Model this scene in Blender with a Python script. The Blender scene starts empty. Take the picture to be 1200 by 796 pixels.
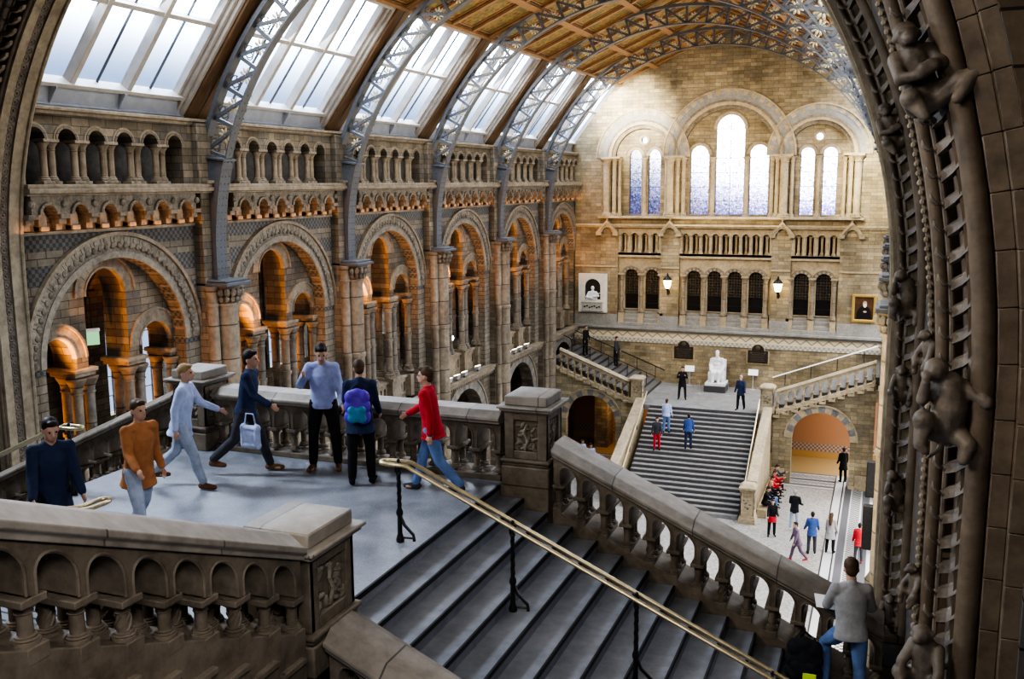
import bpy, bmesh, math, random
from mathutils import Vector, Matrix
from mathutils.geometry import tessellate_polygon
random.seed(7)
COL = bpy.context.scene.collection
PI = math.pi
rad = math.radians

# ------------------------------------------------------------------ builder
class MB:
    """collects shapes and links them as one mesh object"""
    def __init__(self):
        self.v = []; self.f = []; self.m = []
    def add(self, verts, faces, mat=0):
        n = len(self.v)
        self.v += [tuple(p) for p in verts]
        for q in faces:
            self.f.append(tuple(i + n for i in q)); self.m.append(mat)
    def box(self, x0, x1, y0, y1, z0, z1, mat=0):
        self.add([(x0,y0,z0),(x1,y0,z0),(x1,y1,z0),(x0,y1,z0),(x0,y0,z1),(x1,y0,z1),(x1,y1,z1),(x0,y1,z1)],
                 [(3,2,1,0),(4,5,6,7),(0,1,5,4),(1,2,6,5),(2,3,7,6),(3,0,4,7)], mat)
    def hexa(self, a, b, mat=0):
        """a, b: two quads (4 points each)"""
        self.add(list(a)+list(b), [(3,2,1,0),(4,5,6,7),(0,1,5,4),(1,2,6,5),(2,3,7,6),(3,0,4,7)], mat)
    def slab(self, outer, holes, d0, d1, fr, mat=0, side=None):
        side = mat if side is None else side
        loops = [outer] + list(holes)
        tris = tessellate_polygon([[Vector((p[0], p[1], 0)) for p in L] for L in loops])
        flat = [p for L in loops for p in L]
        n = len(flat)
        vs = [fr(p[0], p[1], d0) for p in flat] + [fr(p[0], p[1], d1) for p in flat]
        base = len(self.v)
        self.v += [tuple(p) for p in vs]
        for t in tris:
            self.f.append(tuple(base+i for i in t)); self.m.append(mat)
            self.f.append(tuple(base+n+i for i in reversed(t))); self.m.append(mat)
        o = 0
        for L in loops:
            k = len(L)
            for i in range(k):
                a, b = o+i, o+(i+1) % k
                self.f.append((base+a, base+b, base+n+b, base+n+a)); self.m.append(side)
            o += k
    def ring(self, cu, cz, r0, r1, a0, a1, n, d0, d1, fr, mats=(0,), sub=1, gap=0.0):
        """arch ring of n wedge stones, materials alternate"""
        for i in range(n):
            t0 = a0 + (a1-a0)*(i+gap)/n; t1 = a0 + (a1-a0)*(i+1-gap)/n
            for s in range(sub):
                u0 = t0+(t1-t0)*s/sub; u1 = t0+(t1-t0)*(s+1)/sub
                def P(r, t, d): return fr(cu+r*math.cos(t), cz+r*math.sin(t), d)
                self.hexa([P(r0,u0,d0),P(r1,u0,d0),P(r1,u1,d0),P(r0,u1,d0)],
                          [P(r0,u0,d1),P(r1,u0,d1),P(r1,u1,d1),P(r0,u1,d1)], mats[i % len(mats)])
    def lathe(self, prof, c=(0,0,0), n=12, mat=0):
        vs = []; fs = []
        for r, z in prof:
            for i in range(n):
                a = 2*PI*i/n
                vs.append((c[0]+r*math.cos(a), c[1]+r*math.sin(a), c[2]+z))
        k = len(prof)
        for j in range(k-1):
            for i in range(n):
                fs.append((j*n+i, j*n+(i+1) % n, (j+1)*n+(i+1) % n, (j+1)*n+i))
        fs.append(tuple(reversed(range(n)))); fs.append(tuple((k-1)*n+i for i in range(n)))
        self.add(vs, fs, mat)
    def tube(self, pts, r, n=8, mat=0, closed=False, flat=1.0):
        pts = [Vector(p) for p in pts]; k = len(pts)
        rs = r if isinstance(r, (list, tuple)) else [r]*k
        vs = []; prev = None
        for i, p in enumerate(pts):
            if closed: t = pts[(i+1) % k]-pts[i-1]
            else: t = pts[min(i+1, k-1)]-pts[max(i-1, 0)]
            if t.length < 1e-9: t = Vector((0,0,1))
            t.normalize()
            if prev is None:
                ref = Vector((0,0,1)) if abs(t.z) < .9 else Vector((1,0,0))
                a = t.cross(ref).normalized()
            else:
                a = (prev - t*prev.dot(t))
                a = a.normalized() if a.length > 1e-6 else t.orthogonal().normalized()
            prev = a; b = t.cross(a)
            for j in range(n):
                g = 2*PI*j/n
                vs.append(p + a*rs[i]*math.cos(g) + b*rs[i]*flat*math.sin(g))
        fs = []
        for i in range(k if closed else k-1):
            q = (i+1) % k
            for j in range(n):
                fs.append((i*n+j, i*n+(j+1) % n, q*n+(j+1) % n, q*n+j))
        if not closed:
            fs.append(tuple(reversed(range(n)))); fs.append(tuple((k-1)*n+j for j in range(n)))
        self.add(vs, fs, mat)
    def extrude(self, prof, p0, p1, ax, up, mat=0):
        """profile (a,b) swept straight from p0 to p1"""
        ax = Vector(ax); up = Vector(up); k = len(prof); vs = []
        for p in (Vector(p0), Vector(p1)):
            vs += [p+ax*a+up*b for a, b in prof]
        fs = [(i, (i+1) % k, k+(i+1) % k, k+i) for i in range(k)]
        fs += [tuple(reversed(range(k))), tuple(range(k, 2*k))]
        self.add(vs, fs, mat)
    def ball(self, c, r, mat=0, n=10, m=7, rot=None):
        rx, ry, rz = r if isinstance(r, (list, tuple)) else (r, r, r)
        vs = []; fs = []; c = Vector(c)
        def put(v):
            v = Vector(v)
            if rot is not None: v = rot @ v
            vs.append(c+v)
        put((0,0,rz))
        for j in range(1, m):
            t = PI*j/m
            for i in range(n):
                a = 2*PI*i/n
                put((rx*math.sin(t)*math.cos(a), ry*math.sin(t)*math.sin(a), rz*math.cos(t)))
        put((0,0,-rz))
        for i in range(n): fs.append((0, 1+i, 1+(i+1) % n))
        for j in range(m-2):
            for i in range(n):
                fs.append((1+j*n+i, 1+(j+1)*n+i, 1+(j+1)*n+(i+1) % n, 1+j*n+(i+1) % n))
        l = len(vs)-1
        for i in range(n): fs.append((l, 1+(m-2)*n+(i+1) % n, 1+(m-2)*n+i))
        self.add(vs, fs, mat)
    def build(self, name, mats, parent=None, smooth=40, bevel=0, loc=None, weld=False):
        me = bpy.data.meshes.new(name)
        me.from_pydata(self.v, [], self.f)
        if not isinstance(mats, (list, tuple)): mats = [mats]
        for m in mats: me.materials.append(m)
        me.polygons.foreach_set('material_index', self.m)
        bm = bmesh.new(); bm.from_mesh(me)
        if weld: bmesh.ops.remove_doubles(bm, verts=bm.verts, dist=1e-5)
        bmesh.ops.recalc_face_normals(bm, faces=bm.faces)
        bm.to_mesh(me); bm.free()
        if smooth:
            me.polygons.foreach_set('use_smooth', [True]*len(me.polygons))
            me.set_sharp_from_angle(angle=rad(smooth))
        me.update()
        o = bpy.data.objects.new(name, me); COL.objects.link(o)
        if bevel:
            b = o.modifiers.new('edge', 'BEVEL'); b.width = bevel; b.segments = 2; b.limit_method = 'ANGLE'; b.angle_limit = rad(40)
        if parent: o.parent = parent
        if loc: o.location = loc
        return o

def tag(o, label=None, cat=None, group=None, kind=None):
    if label: o['label'] = label
    if cat: o['category'] = cat
    if group: o['group'] = group
    if kind: o['kind'] = kind
    return o
def thing(name, label, cat, loc=(0,0,0), rz=0, group=None):
    o = bpy.data.objects.new(name, None); COL.objects.link(o)
    o.empty_display_size = .2
    o.location = loc; o.rotation_euler = (0,0,rz)
    return tag(o, label, cat, group)
def copy_tree(o, parent=None):
    c = o.copy(); COL.objects.link(c)
    if parent: c.parent = parent
    for ch in list(o.children): copy_tree(ch, c)
    return c
def inst(src, parent, loc, rz=0, scale=None):
    c = src.copy(); COL.objects.link(c); c.parent = parent
    c.location = loc; c.rotation_euler = (0,0,rz)
    if scale: c.scale = scale
    return c
def arc(cu, cz, r, a0, a1, n):
    return [(cu+r*math.cos(a0+(a1-a0)*i/n), cz+r*math.sin(a0+(a1-a0)*i/n)) for i in range(n+1)]
def arch_hole(cu, half, zb, zs, n=12, rise=None):
    """closed outline of a round-headed opening"""
    r = rise or half
    return [(cu-half, zb), (cu+half, zb)] + [(cu+half*math.cos(PI*i/n), zs+r*math.sin(PI*i/n)) for i in range(n+1)]

# ------------------------------------------------------------------ materials
def nt(name):
    m = bpy.data.materials.new(name); m.use_nodes = True
    t = m.node_tree; t.nodes.clear()
    out = t.nodes.new('ShaderNodeOutputMaterial')
    return m, t, out
def N(t, typ, **kw):
    n = t.nodes.new(typ)
    for k, v in kw.items():
        if k.startswith('_'): setattr(n, k[1:], v)
    return n
def link(t, a, b): t.links.new(a, b)
def math_node(t, op, a, b=None, c=None):
    n = t.nodes.new('ShaderNodeMath'); n.operation = op
    for i, x in enumerate((a, b, c)):
        if x is None: continue
        if isinstance(x, (int, float)): n.inputs[i].default_value = x
        else: t.links.new(x, n.inputs[i])
    return n.outputs[0]
def mixc(t, fac, a, b, typ='MIX'):
    n = t.nodes.new('ShaderNodeMix'); n.data_type = 'RGBA'; n.blend_type = typ
    for s, x in ((0, fac), (6, a), (7, b)):
        if isinstance(x, (int, float)): n.inputs[s].default_value = x
        elif isinstance(x, (tuple, list)): n.inputs[s].default_value = (*x[:3], 1)
        else: t.links.new(x, n.inputs[s])
    return n.outputs[2]
def ramp(t, fac, stops, interp='LINEAR'):
    n = t.nodes.new('ShaderNodeValToRGB'); n.color_ramp.interpolation = interp
    e = n.color_ramp.elements
    while len(e) < len(stops): e.new(0.5)
    for i, (p, c) in enumerate(stops):
        e[i].position = p; e[i].color = (*c[:3], 1) if isinstance(c, (tuple, list)) else (c, c, c, 1)
    t.links.new(fac, n.inputs[0])
    return n.outputs[0]
def noise(t, vec, scale, detail=3, rough=.6):
    n = t.nodes.new('ShaderNodeTexNoise'); n.inputs['Scale'].default_value = scale
    n.inputs['Detail'].default_value = detail; n.inputs['Roughness'].default_value = rough
    if vec is not None: t.links.new(vec, n.inputs['Vector'])
    return n.outputs[0]
def boxmap(t):
    """world position unrolled onto walls and floors -> (u, v, 0), plus raw xyz"""
    g = t.nodes.new('ShaderNodeNewGeometry')
    s = t.nodes.new('ShaderNodeSeparateXYZ'); t.links.new(g.outputs['Position'], s.inputs[0])
    ns = t.nodes.new('ShaderNodeSeparateXYZ'); t.links.new(g.outputs['True Normal'], ns.inputs[0])
    ax = math_node(t, 'GREATER_THAN', math_node(t, 'ABSOLUTE', ns.outputs[0]), .65)
    az = math_node(t, 'GREATER_THAN', math_node(t, 'ABSOLUTE', ns.outputs[2]), .72)
    u = math_node(t, 'ADD', math_node(t, 'MULTIPLY', s.outputs[1], ax), math_node(t, 'MULTIPLY', s.outputs[0], math_node(t, 'SUBTRACT', 1, ax)))
    v = math_node(t, 'ADD', math_node(t, 'MULTIPLY', s.outputs[1], az), math_node(t, 'MULTIPLY', s.outputs[2], math_node(t, 'SUBTRACT', 1, az)))
    c = t.nodes.new('ShaderNodeCombineXYZ'); t.links.new(u, c.inputs[0]); t.links.new(v, c.inputs[1])
    return c.outputs[0], g.outputs['Position'], s
def finish(t, out, col, rough=.8, bump=None, bs=.3, bd=.02, metal=0, spec=.3):
    p = t.nodes.new('ShaderNodeBsdfPrincipled')
    if isinstance(col, (tuple, list)): p.inputs['Base Color'].default_value = (*col[:3], 1)
    else: t.links.new(col, p.inputs['Base Color'])
    if isinstance(rough, (int, float)): p.inputs['Roughness'].default_value = rough
    else: t.links.new(rough, p.inputs['Roughness'])
    p.inputs['Metallic'].default_value = metal
    p.inputs['Specular IOR Level'].default_value = spec
    if bump is not None:
        b = t.nodes.new('ShaderNodeBump'); b.inputs['Strength'].default_value = bs; b.inputs['Distance'].default_value = bd
        t.links.new(bump, b.inputs['Height']); t.links.new(b.outputs[0], p.inputs['Normal'])
    t.links.new(p.outputs[0], out.inputs[0])
    return p
def brick_mat(name, c1, c2, mortar, bw=.55, bh=.2, ms=.012, stain=.5, rough=.85, third=None, bands=None):
    m, t, out = nt(name)
    uv, pos, sep = boxmap(t)
    b = t.nodes.new('ShaderNodeTexBrick')
    t.links.new(uv, b.inputs['Vector'])
    b.inputs['Color1'].default_value = (*c1, 1); b.inputs['Color2'].default_value = (*c2, 1); b.inputs['Mortar'].default_value = (*mortar, 1)
    b.inputs['Scale'].default_value = 1; b.inputs['Brick Width'].default_value = bw; b.inputs['Row Height'].default_value = bh
    b.inputs['Mortar Size'].default_value = ms; b.inputs['Mortar Smooth'].default_value = .2; b.inputs['Bias'].default_value = -.1
    b.offset = .5
    col = b.outputs['Color']
    if third:
        # random third stone colour by coarse cells
        w = t.nodes.new('ShaderNodeTexWhiteNoise'); w.noise_dimensions = '2D'
        s2 = t.nodes.new('ShaderNodeSeparateXYZ'); t.links.new(uv, s2.inputs[0])
        row = math_node(t, 'FLOOR', math_node(t, 'DIVIDE', s2.outputs[1], bh))
        off = math_node(t, 'MULTIPLY', math_node(t, 'MODULO', math_node(t, 'ABSOLUTE', row), 2), .5)
        cl = math_node(t, 'FLOOR', math_node(t, 'ADD', math_node(t, 'DIVIDE', s2.outputs[0], bw), off))
        cc = t.nodes.new('ShaderNodeCombineXYZ'); t.links.new(cl, cc.inputs[0]); t.links.new(row, cc.inputs[1])
        t.links.new(cc.outputs[0], w.inputs['Vector'])
        f = ramp(t, w.outputs['Value'], [(0, 0), (.72, 0), (.8, .8)], 'LINEAR')
        f = math_node(t, 'MULTIPLY', f, math_node(t, 'SUBTRACT', 1, b.outputs['Fac']))
        col = mixc(t, f, col, third)
        v2 = ramp(t, w.outputs['Value'], [(0, .78), (.5, 1.0), (1, 1.18)])
        col = mixc(t, 1.0, col, v2, 'MULTIPLY')
    n1 = noise(t, pos, .55, 4); n2 = noise(t, pos, 9, 4, .65)
    st = ramp(t, n1, [(.3, 1-stain), (.65, 1.08)])
    col = mixc(t, 1.0, col, st, 'MULTIPLY')
    s3 = ramp(t, n2, [(.25, .72), (.7, 1.12)])
    col = mixc(t, .8, col, s3, 'MULTIPLY')
    if bands:
        # horizontal courses of another colour (height, half width)
        for z, hw, bc in bands:
            d = math_node(t, 'ABSOLUTE', math_node(t, 'SUBTRACT', sep.outputs[2], z))
            col = mixc(t, math_node(t, 'MULTIPLY', math_node(t, 'LESS_THAN', d, hw), .75), col, bc)
    h = math_node(t, 'ADD', math_node(t, 'MULTIPLY', b.outputs['Fac'], -1.0), math_node(t, 'MULTIPLY', n2, .5))
    finish(t, out, col, rough, h, .55, .02)
    return m
def stone_mat(name, c1, c2, scale=6, rough=.7, bump=.3, joints=None, spec=.3):
    m, t, out = nt(name)
    uv, pos, sep = boxmap(t)
    n1 = noise(t, pos, scale, 5, .65); n2 = noise(t, pos, scale*.22, 3)
    f = math_node(t, 'ADD', math_node(t, 'MULTIPLY', n1, .55), math_node(t, 'MULTIPLY', n2, .45))
    col = ramp(t, f, [(.36, c1), (.62, c2)])
    h = n1
    if joints:
        b = t.nodes.new('ShaderNodeTexBrick'); t.links.new(uv, b.inputs['Vector'])
        b.inputs['Scale'].default_value = 1; b.inputs['Brick Width'].default_value = joints[0]; b.inputs['Row Height'].default_value = joints[1]
        b.inputs['Mortar Size'].default_value = joints[2]; b.inputs['Mortar Smooth'].default_value = .1
        b.inputs['Color1'].default_value = (.75,.75,.75,1); b.inputs['Color2'].default_value = (1.1,1.1,1.1,1); b.inputs['Mortar'].default_value = (.35,.35,.35,1)
        col = mixc(t, 1.0, col, b.outputs['Color'], 'MULTIPLY')
        h = math_node(t, 'SUBTRACT', math_node(t, 'MULTIPLY', n1, .4), b.outputs['Fac'])
    finish(t, out, col, rough, h, bump, .02, 0, spec)
    return m
def plain(name, col, rough=.6, metal=0, spec=.3, var=.25, scale=12, bump=0):
    m, t, out = nt(name)
    g = t.nodes.new('ShaderNodeNewGeometry')
    n = noise(t, g.outputs['Position'], scale, 3)
    lo = [c*(1-var) for c in col]; hi = [min(1, c*(1+var)) for c in col]
    c = ramp(t, n, [(.3, lo), (.7, hi)])
    finish(t, out, c, rough, n if bump else None, bump, .01, metal, spec)
    return m
M = {}
BUFF = (.345, .295, .225); GREY = (.20, .20, .20)
M['wall'] = brick_mat('buff_terracotta', (.175,.143,.10), (.295,.24,.17), (.06,.05,.038), .52, .19, .008, .5, third=(.12,.11,.095))
M['wall_far'] = brick_mat('honey_terracotta', (.27,.215,.13), (.42,.345,.215), (.16,.125,.075), .62, .20, .008, .5, third=(.21,.18,.125), bands=[(-4.92,.05,(.22,.18,.12)),(-8.05,.25,(.26,.25,.24)),(-8.9,.02,(.3,.28,.2))])  # same stone as the side walls, yellowed to carry the warm light
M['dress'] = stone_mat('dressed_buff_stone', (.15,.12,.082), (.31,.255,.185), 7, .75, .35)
M['dress_far'] = stone_mat('dressed_honey_stone', (.23,.185,.115), (.41,.335,.22), 7, .75, .3)  # dressed stone with the warm light put into its colour
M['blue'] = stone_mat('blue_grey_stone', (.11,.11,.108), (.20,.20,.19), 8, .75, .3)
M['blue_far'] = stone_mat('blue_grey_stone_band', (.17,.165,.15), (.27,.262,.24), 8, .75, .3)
M['carve'] = stone_mat('carved_dark_stone', (.10,.085,.065), (.25,.215,.165), 14, .8, .6)
M['shaft'] = stone_mat('column_stone', (.155,.122,.085), (.30,.245,.175), 6, .7, .3, joints=(4, .95, .02))
M['shaft_dark'] = stone_mat('grey_column_stone', (.12,.105,.085), (.25,.215,.17), 6, .7, .3, joints=(4, .95, .02))
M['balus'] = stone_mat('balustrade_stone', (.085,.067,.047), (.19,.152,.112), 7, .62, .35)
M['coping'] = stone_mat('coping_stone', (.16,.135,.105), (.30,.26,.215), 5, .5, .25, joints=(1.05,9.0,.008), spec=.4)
M['arch'] = brick_mat('dark_arch_stone', (.10,.070,.045), (.145,.105,.07), (.02,.014,.01), .9, .37, .012, .4, third=(.085,.085,.088))  # this and next two stones: low light put into a darker colour
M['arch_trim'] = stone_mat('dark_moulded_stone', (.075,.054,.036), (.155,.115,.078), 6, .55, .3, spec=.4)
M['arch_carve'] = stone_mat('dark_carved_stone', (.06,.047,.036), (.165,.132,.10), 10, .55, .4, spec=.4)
M['arch_light'] = stone_mat('pale_arch_stone', (.15,.12,.08), (.30,.25,.175), 6, .65, .3)
M['iron'] = plain('blue_grey_painted_iron', (.088,.094,.103), .45, 0, .5, .15)
M['gold'] = plain('gilded_leaf', (.50,.45,.30), .4, .35, .5, .3, 20)
M['lead'] = plain('lead_flashing', (.30,.32,.36), .5, 0, .4, .12, 3)
M['white'] = plain('cream_paint', (.34,.31,.275), .5, 0, .4, .12, 4)
M['bar'] = plain('grey_glazing_bar', (.055,.055,.06), .5, 0, .4, .1)
M['brass'] = plain('brass_rail', (.52,.43,.26), .32, .75, .5, .15, 25)
M['black_iron'] = plain('black_cast_iron', (.012,.012,.014), .4, .2, .5, .2)
M['white_marble'] = plain('white_marble', (.60,.60,.62), .4, 0, .5, .05, 6)
M['dark_granite'] = plain('dark_granite', (.05,.05,.055), .3, 0, .5, .3, 30)
M['bronze'] = plain('dark_bronze', (.035,.028,.022), .45, .4, .5, .4, 18, .4)
M['paper'] = plain('white_paper', (.85,.85,.86), .7, 0, .2, .03)
M['black_plastic'] = plain('black_plastic', (.012,.012,.013), .4, 0, .4, .1)
M['relief_slab'] = plain('pale_relief_slab', (.56,.53,.47), .6, 0, .3, .1, 5)
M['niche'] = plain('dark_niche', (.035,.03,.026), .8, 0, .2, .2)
M['gilt'] = plain('gilt_frame', (.48,.33,.10), .35, .6, .5, .25, 20)
def glow(name, col, s):
    m, t, out = nt(name)
    e = t.nodes.new('ShaderNodeEmission'); e.inputs[0].default_value = (*col, 1); e.inputs[1].default_value = s
    t.links.new(e.outputs[0], out.inputs[0]); return m
M['lamp_warm'] = glow('warm_lamp_glow', (1,.72,.32), 14)
M['lamp_pale'] = glow('pale_lamp_glow', (1,.78,.42), 7)
M['lamp_white'] = glow('white_lamp_glow', (.9,.95,1), 25)
M['exit_green'] = glow('green_sign_glow', (.42,.85,.45), .75)
def glass_mat(name, tint, refl=.06, diffuse=0.0, dcol=(.8,.85,.9)):
    m, t, out = nt(name)
    tr = t.nodes.new('ShaderNodeBsdfTransparent'); tr.inputs[0].default_value = (*tint, 1)
    gl = t.nodes.new('ShaderNodeBsdfGlossy'); gl.inputs['Roughness'].default_value = .15
    mx = t.nodes.new('ShaderNodeMixShader'); mx.inputs[0].default_value = refl
    t.links.new(tr.outputs[0], mx.inputs[1]); t.links.new(gl.outputs[0], mx.inputs[2])
    o = mx.outputs[0]
    if diffuse:
        d = t.nodes.new('ShaderNodeBsdfDiffuse')
        g = t.nodes.new('ShaderNodeNewGeometry'); n = noise(t, g.outputs['Position'], 1.5, 4)
        c = ramp(t, n, [(.3, [x*.8 for x in dcol]), (.7, dcol)]); t.links.new(c, d.inputs[0])
        m2 = t.nodes.new('ShaderNodeMixShader'); m2.inputs[0].default_value = diffuse
        t.links.new(o, m2.inputs[1]); t.links.new(d.outputs[0], m2.inputs[2]); o = m2.outputs[0]
    t.links.new(o, out.inputs[0]); return m
M['glass'] = glass_mat('dusty_roof_glass', (.80,.88,1.0), .04, .03)
M['glass_clear'] = glass_mat('window_glass', (.9,.95,1.0), .06)
def stained():
    m, t, out = nt('patterned_stained_glass')
    g = t.nodes.new('ShaderNodeNewGeometry')
    s = t.nodes.new('ShaderNodeSeparateXYZ'); t.links.new(g.outputs['Position'], s.inputs[0])
    v = t.nodes.new('ShaderNodeTexVoronoi'); v.inputs['Scale'].default_value = 9
    t.links.new(g.outputs['Position'], v.inputs['Vector'])
    k = t.nodes.new('ShaderNodeTexVoronoi'); k.feature = 'DISTANCE_TO_EDGE'; k.inputs['Scale'].default_value = 9
    t.links.new(g.outputs['Position'], k.inputs['Vector'])
    sx = t.nodes.new('ShaderNodeSeparateXYZ'); t.links.new(v.outputs['Color'], sx.inputs[0])
    c = ramp(t, sx.outputs[0], [(0,(.50,.56,.92)),(.2,(.70,.74,.98)),(.5,(.86,.87,1.0)),(.85,(.66,.56,.82)),(.95,(.45,.48,.85))], 'CONSTANT')
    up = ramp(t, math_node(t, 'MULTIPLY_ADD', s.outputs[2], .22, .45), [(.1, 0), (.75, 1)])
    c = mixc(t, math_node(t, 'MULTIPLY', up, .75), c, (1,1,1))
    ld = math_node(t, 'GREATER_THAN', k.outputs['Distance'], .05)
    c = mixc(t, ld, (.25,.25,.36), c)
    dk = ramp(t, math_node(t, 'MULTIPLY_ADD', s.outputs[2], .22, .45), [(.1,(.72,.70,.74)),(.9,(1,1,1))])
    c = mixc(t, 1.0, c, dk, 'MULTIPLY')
    tr = t.nodes.new('ShaderNodeBsdfTransparent'); t.links.new(c, tr.inputs[0])
    gl = t.nodes.new('ShaderNodeBsdfGlossy'); gl.inputs['Roughness'].default_value = .2
    mx = t.nodes.new('ShaderNodeMixShader'); mx.inputs[0].default_value = .05
    t.links.new(tr.outputs[0], mx.inputs[1]); t.links.new(gl.outputs[0], mx.inputs[2])
    t.links.new(mx.outputs[0], out.inputs[0]); return m
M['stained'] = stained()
def dark_glass():
    m, t, out = nt('dark_leaded_glass')
    uv, pos, sep = boxmap(t)
    mp = t.nodes.new('ShaderNodeMapping'); mp.inputs['Rotation'].default_value = (0,0,rad(45)); t.links.new(uv, mp.inputs[0])
    ck = t.nodes.new('ShaderNodeTexChecker'); ck.inputs['Scale'].default_value = 9; t.links.new(mp.outputs[0], ck.inputs[0])
    c = mixc(t, ck.outputs[1], (.012,.011,.010), (.06,.05,.035))
    hi = math_node(t, 'GREATER_THAN', sep.outputs[2], -6.55)
    c = mixc(t, hi, (.006,.006,.006), c)
    finish(t, out, c, .25, None, spec=.5); return m
M['dark_glass'] = dark_glass()
def checker_wall():
    """spandrel masonry: rows of small grey and buff chequers between buff courses"""
    m, t, out = nt('chequered_spandrel')
    uv, pos, sep = boxmap(t)
    ck = t.nodes.new('ShaderNodeTexChecker'); ck.inputs['Scale'].default_value = 11.0; t.links.new(uv, ck.inputs[0])
    a = mixc(t, ck.outputs[1], (.085,.085,.085), (.175,.16,.135))
    b = t.nodes.new('ShaderNodeTexBrick'); t.links.new(uv, b.inputs['Vector'])
    b.inputs['Scale'].default_value = 1; b.inputs['Brick Width'].default_value = .5; b.inputs['Row Height'].default_value = .2
    b.inputs['Color1'].default_value = (.19,.16,.12,1); b.inputs['Color2'].default_value = (.28,.235,.175,1); b.inputs['Mortar'].default_value = (.09,.075,.06,1); b.inputs['Mortar Size'].default_value = .012
    w = math_node(t, 'FRACT', math_node(t, 'MULTIPLY', math_node(t, 'ADD', sep.outputs[2], 20.0), 1/.76))
    f = math_node(t, 'GREATER_THAN', w, .42)
    hi = math_node(t, 'GREATER_THAN', sep.outputs[2], -4.2)
    f = math_node(t, 'MULTIPLY', f, hi)
    c = mixc(t, f, b.outputs[0], a)
    n2 = noise(t, pos, 9, 4); c = mixc(t, .8, c, ramp(t, n2, [(.25,.7),(.7,1.15)]), 'MULTIPLY')
    n1 = noise(t, pos, .6, 4); c = mixc(t, .8, c, ramp(t, n1, [(.3,.6),(.65,1.08)]), 'MULTIPLY')
    finish(t, out, c, .85, n2, .4, .02); return m
M['spandrel'] = checker_wall()
def frieze_mat():
    m, t, out = nt('zigzag_frieze')
    uv, pos, sep = boxmap(t)
    tri = math_node(t, 'PINGPONG', math_node(t, 'MULTIPLY', sep.outputs[0], 1.0), .3)
    zz = math_node(t, 'SUBTRACT', math_node(t, 'SUBTRACT', sep.outputs[2], -9.02), math_node(t, 'MULTIPLY', tri, .8))
    band = math_node(t, 'LESS_THAN', math_node(t, 'ABSOLUTE', zz), .045)
    c = mixc(t, band, (.60,.52,.36), (.24,.24,.22))
    lo = math_node(t, 'LESS_THAN', sep.outputs[2], -9.12)
    ck = t.nodes.new('ShaderNodeTexChecker'); ck.inputs['Scale'].default_value = 8; t.links.new(uv, ck.inputs[0])
    c2 = mixc(t, ck.outputs[1], (.24,.26,.27), (.50,.44,.32))
    c = mixc(t, lo, c, c2)
    top = math_node(t, 'GREATER_THAN', sep.outputs[2], -8.72)
    c = mixc(t, top, c, (.33,.31,.27))
    finish(t, out, c, .8); return m
M['frieze'] = frieze_mat()
def floor_mat():
    m, t, out = nt('terrazzo_mosaic')
    uv, pos, sep = boxmap(t)
    v = t.nodes.new('ShaderNodeTexVoronoi'); v.inputs['Scale'].default_value = 16; t.links.new(pos, v.inputs['Vector'])
    sx = t.nodes.new('ShaderNodeSeparateXYZ'); t.links.new(v.outputs['Color'], sx.inputs[0])
    base = ramp(t, sx.outputs[0], [(0,(.15,.135,.115)),(.2,(.215,.20,.18)),(.6,(.28,.265,.245)),(1,(.32,.305,.285))])
    ck = t.nodes.new('ShaderNodeTexChecker'); ck.inputs['Scale'].default_value = 9; t.links.new(uv, ck.inputs[0])
    dots = mixc(t, ck.outputs[1], (.045,.04,.04), (.36,.35,.33))
    def bandcol(coord, stops):
        return ramp(t, coord, stops, 'CONSTANT')
    # long border beside the right wall
    x = math_node(t, 'MULTIPLY_ADD', sep.outputs[0], .25, 1.0)          # x -4..0 -> 0..1
    W = (.40,.39,.38); D = (.03,.03,.032); G = (.085,.085,.09)
    msk = ramp(t, x, [(0,0),(.53,1)], 'CONSTANT')
    bc = bandcol(x, [(0,W),(.53,D),(.545,W),(.63,D),(.645,W),(.665,G),(.745,W),(.76,W),(.865,W),(.88,G),(.965,W)])
    isd = math_node(t, 'MULTIPLY', math_node(t, 'GREATER_THAN', x, .76), math_node(t, 'LESS_THAN', x, .865))
    bc = mixc(t, isd, bc, dots)
    c = mixc(t, msk, base, bc)
    # cross border at the far end
    y = math_node(t, 'MULTIPLY_ADD', sep.outputs[1], .25, -12.0)         # y 48..52 -> 0..1
    bc2 = bandcol(y, [(0,W),(.34,D),(.36,W),(.42,G),(.50,W),(.53,W),(.63,W),(.66,G),(.74,W),(.77,W),(.92,W),(.95,G)])
    isd2 = math_node(t, 'GREATER_THAN', y, .53)
    bc2 = mixc(t, math_node(t, 'MULTIPLY', isd2, math_node(t, 'LESS_THAN', y, .63)), bc2, dots)
    bc2 = mixc(t, math_node(t, 'MULTIPLY', math_node(t, 'GREATER_THAN', y, .77), math_node(t, 'LESS_THAN', y, .92)), bc2, dots)
    m2 = math_node(t, 'MULTIPLY', math_node(t, 'GREATER_THAN', y, .34), math_node(t, 'LESS_THAN', x, .53))
    c = mixc(t, m2, c, bc2)
    # warm floor beyond
    far = math_node(t, 'GREATER_THAN', sep.outputs[1], 52.0)
    c = mixc(t, far, c, (.30,.20,.09))
    finish(t, out, c, .45, spec=.4); return m
M['floor'] = floor_mat()
def landing_mat():
    m, t, out = nt('grey_landing_slabs')
    uv, pos, sep = boxmap(t)
    n1 = noise(t, pos, 2.2, 5, .7); n2 = noise(t, pos, 40, 3)
    f = math_node(t, 'ADD', math_node(t, 'MULTIPLY', n1, .6), math_node(t, 'MULTIPLY', n2, .4))
    c = ramp(t, f, [(.38,(.135,.14,.16)),(.62,(.275,.28,.305))])
    r = ramp(t, n1, [(.3,.3),(.7,.5)])
    finish(t, out, c, r, n2, .08, .005, spec=.45); return m
M['landing'] = landing_mat()
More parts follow.
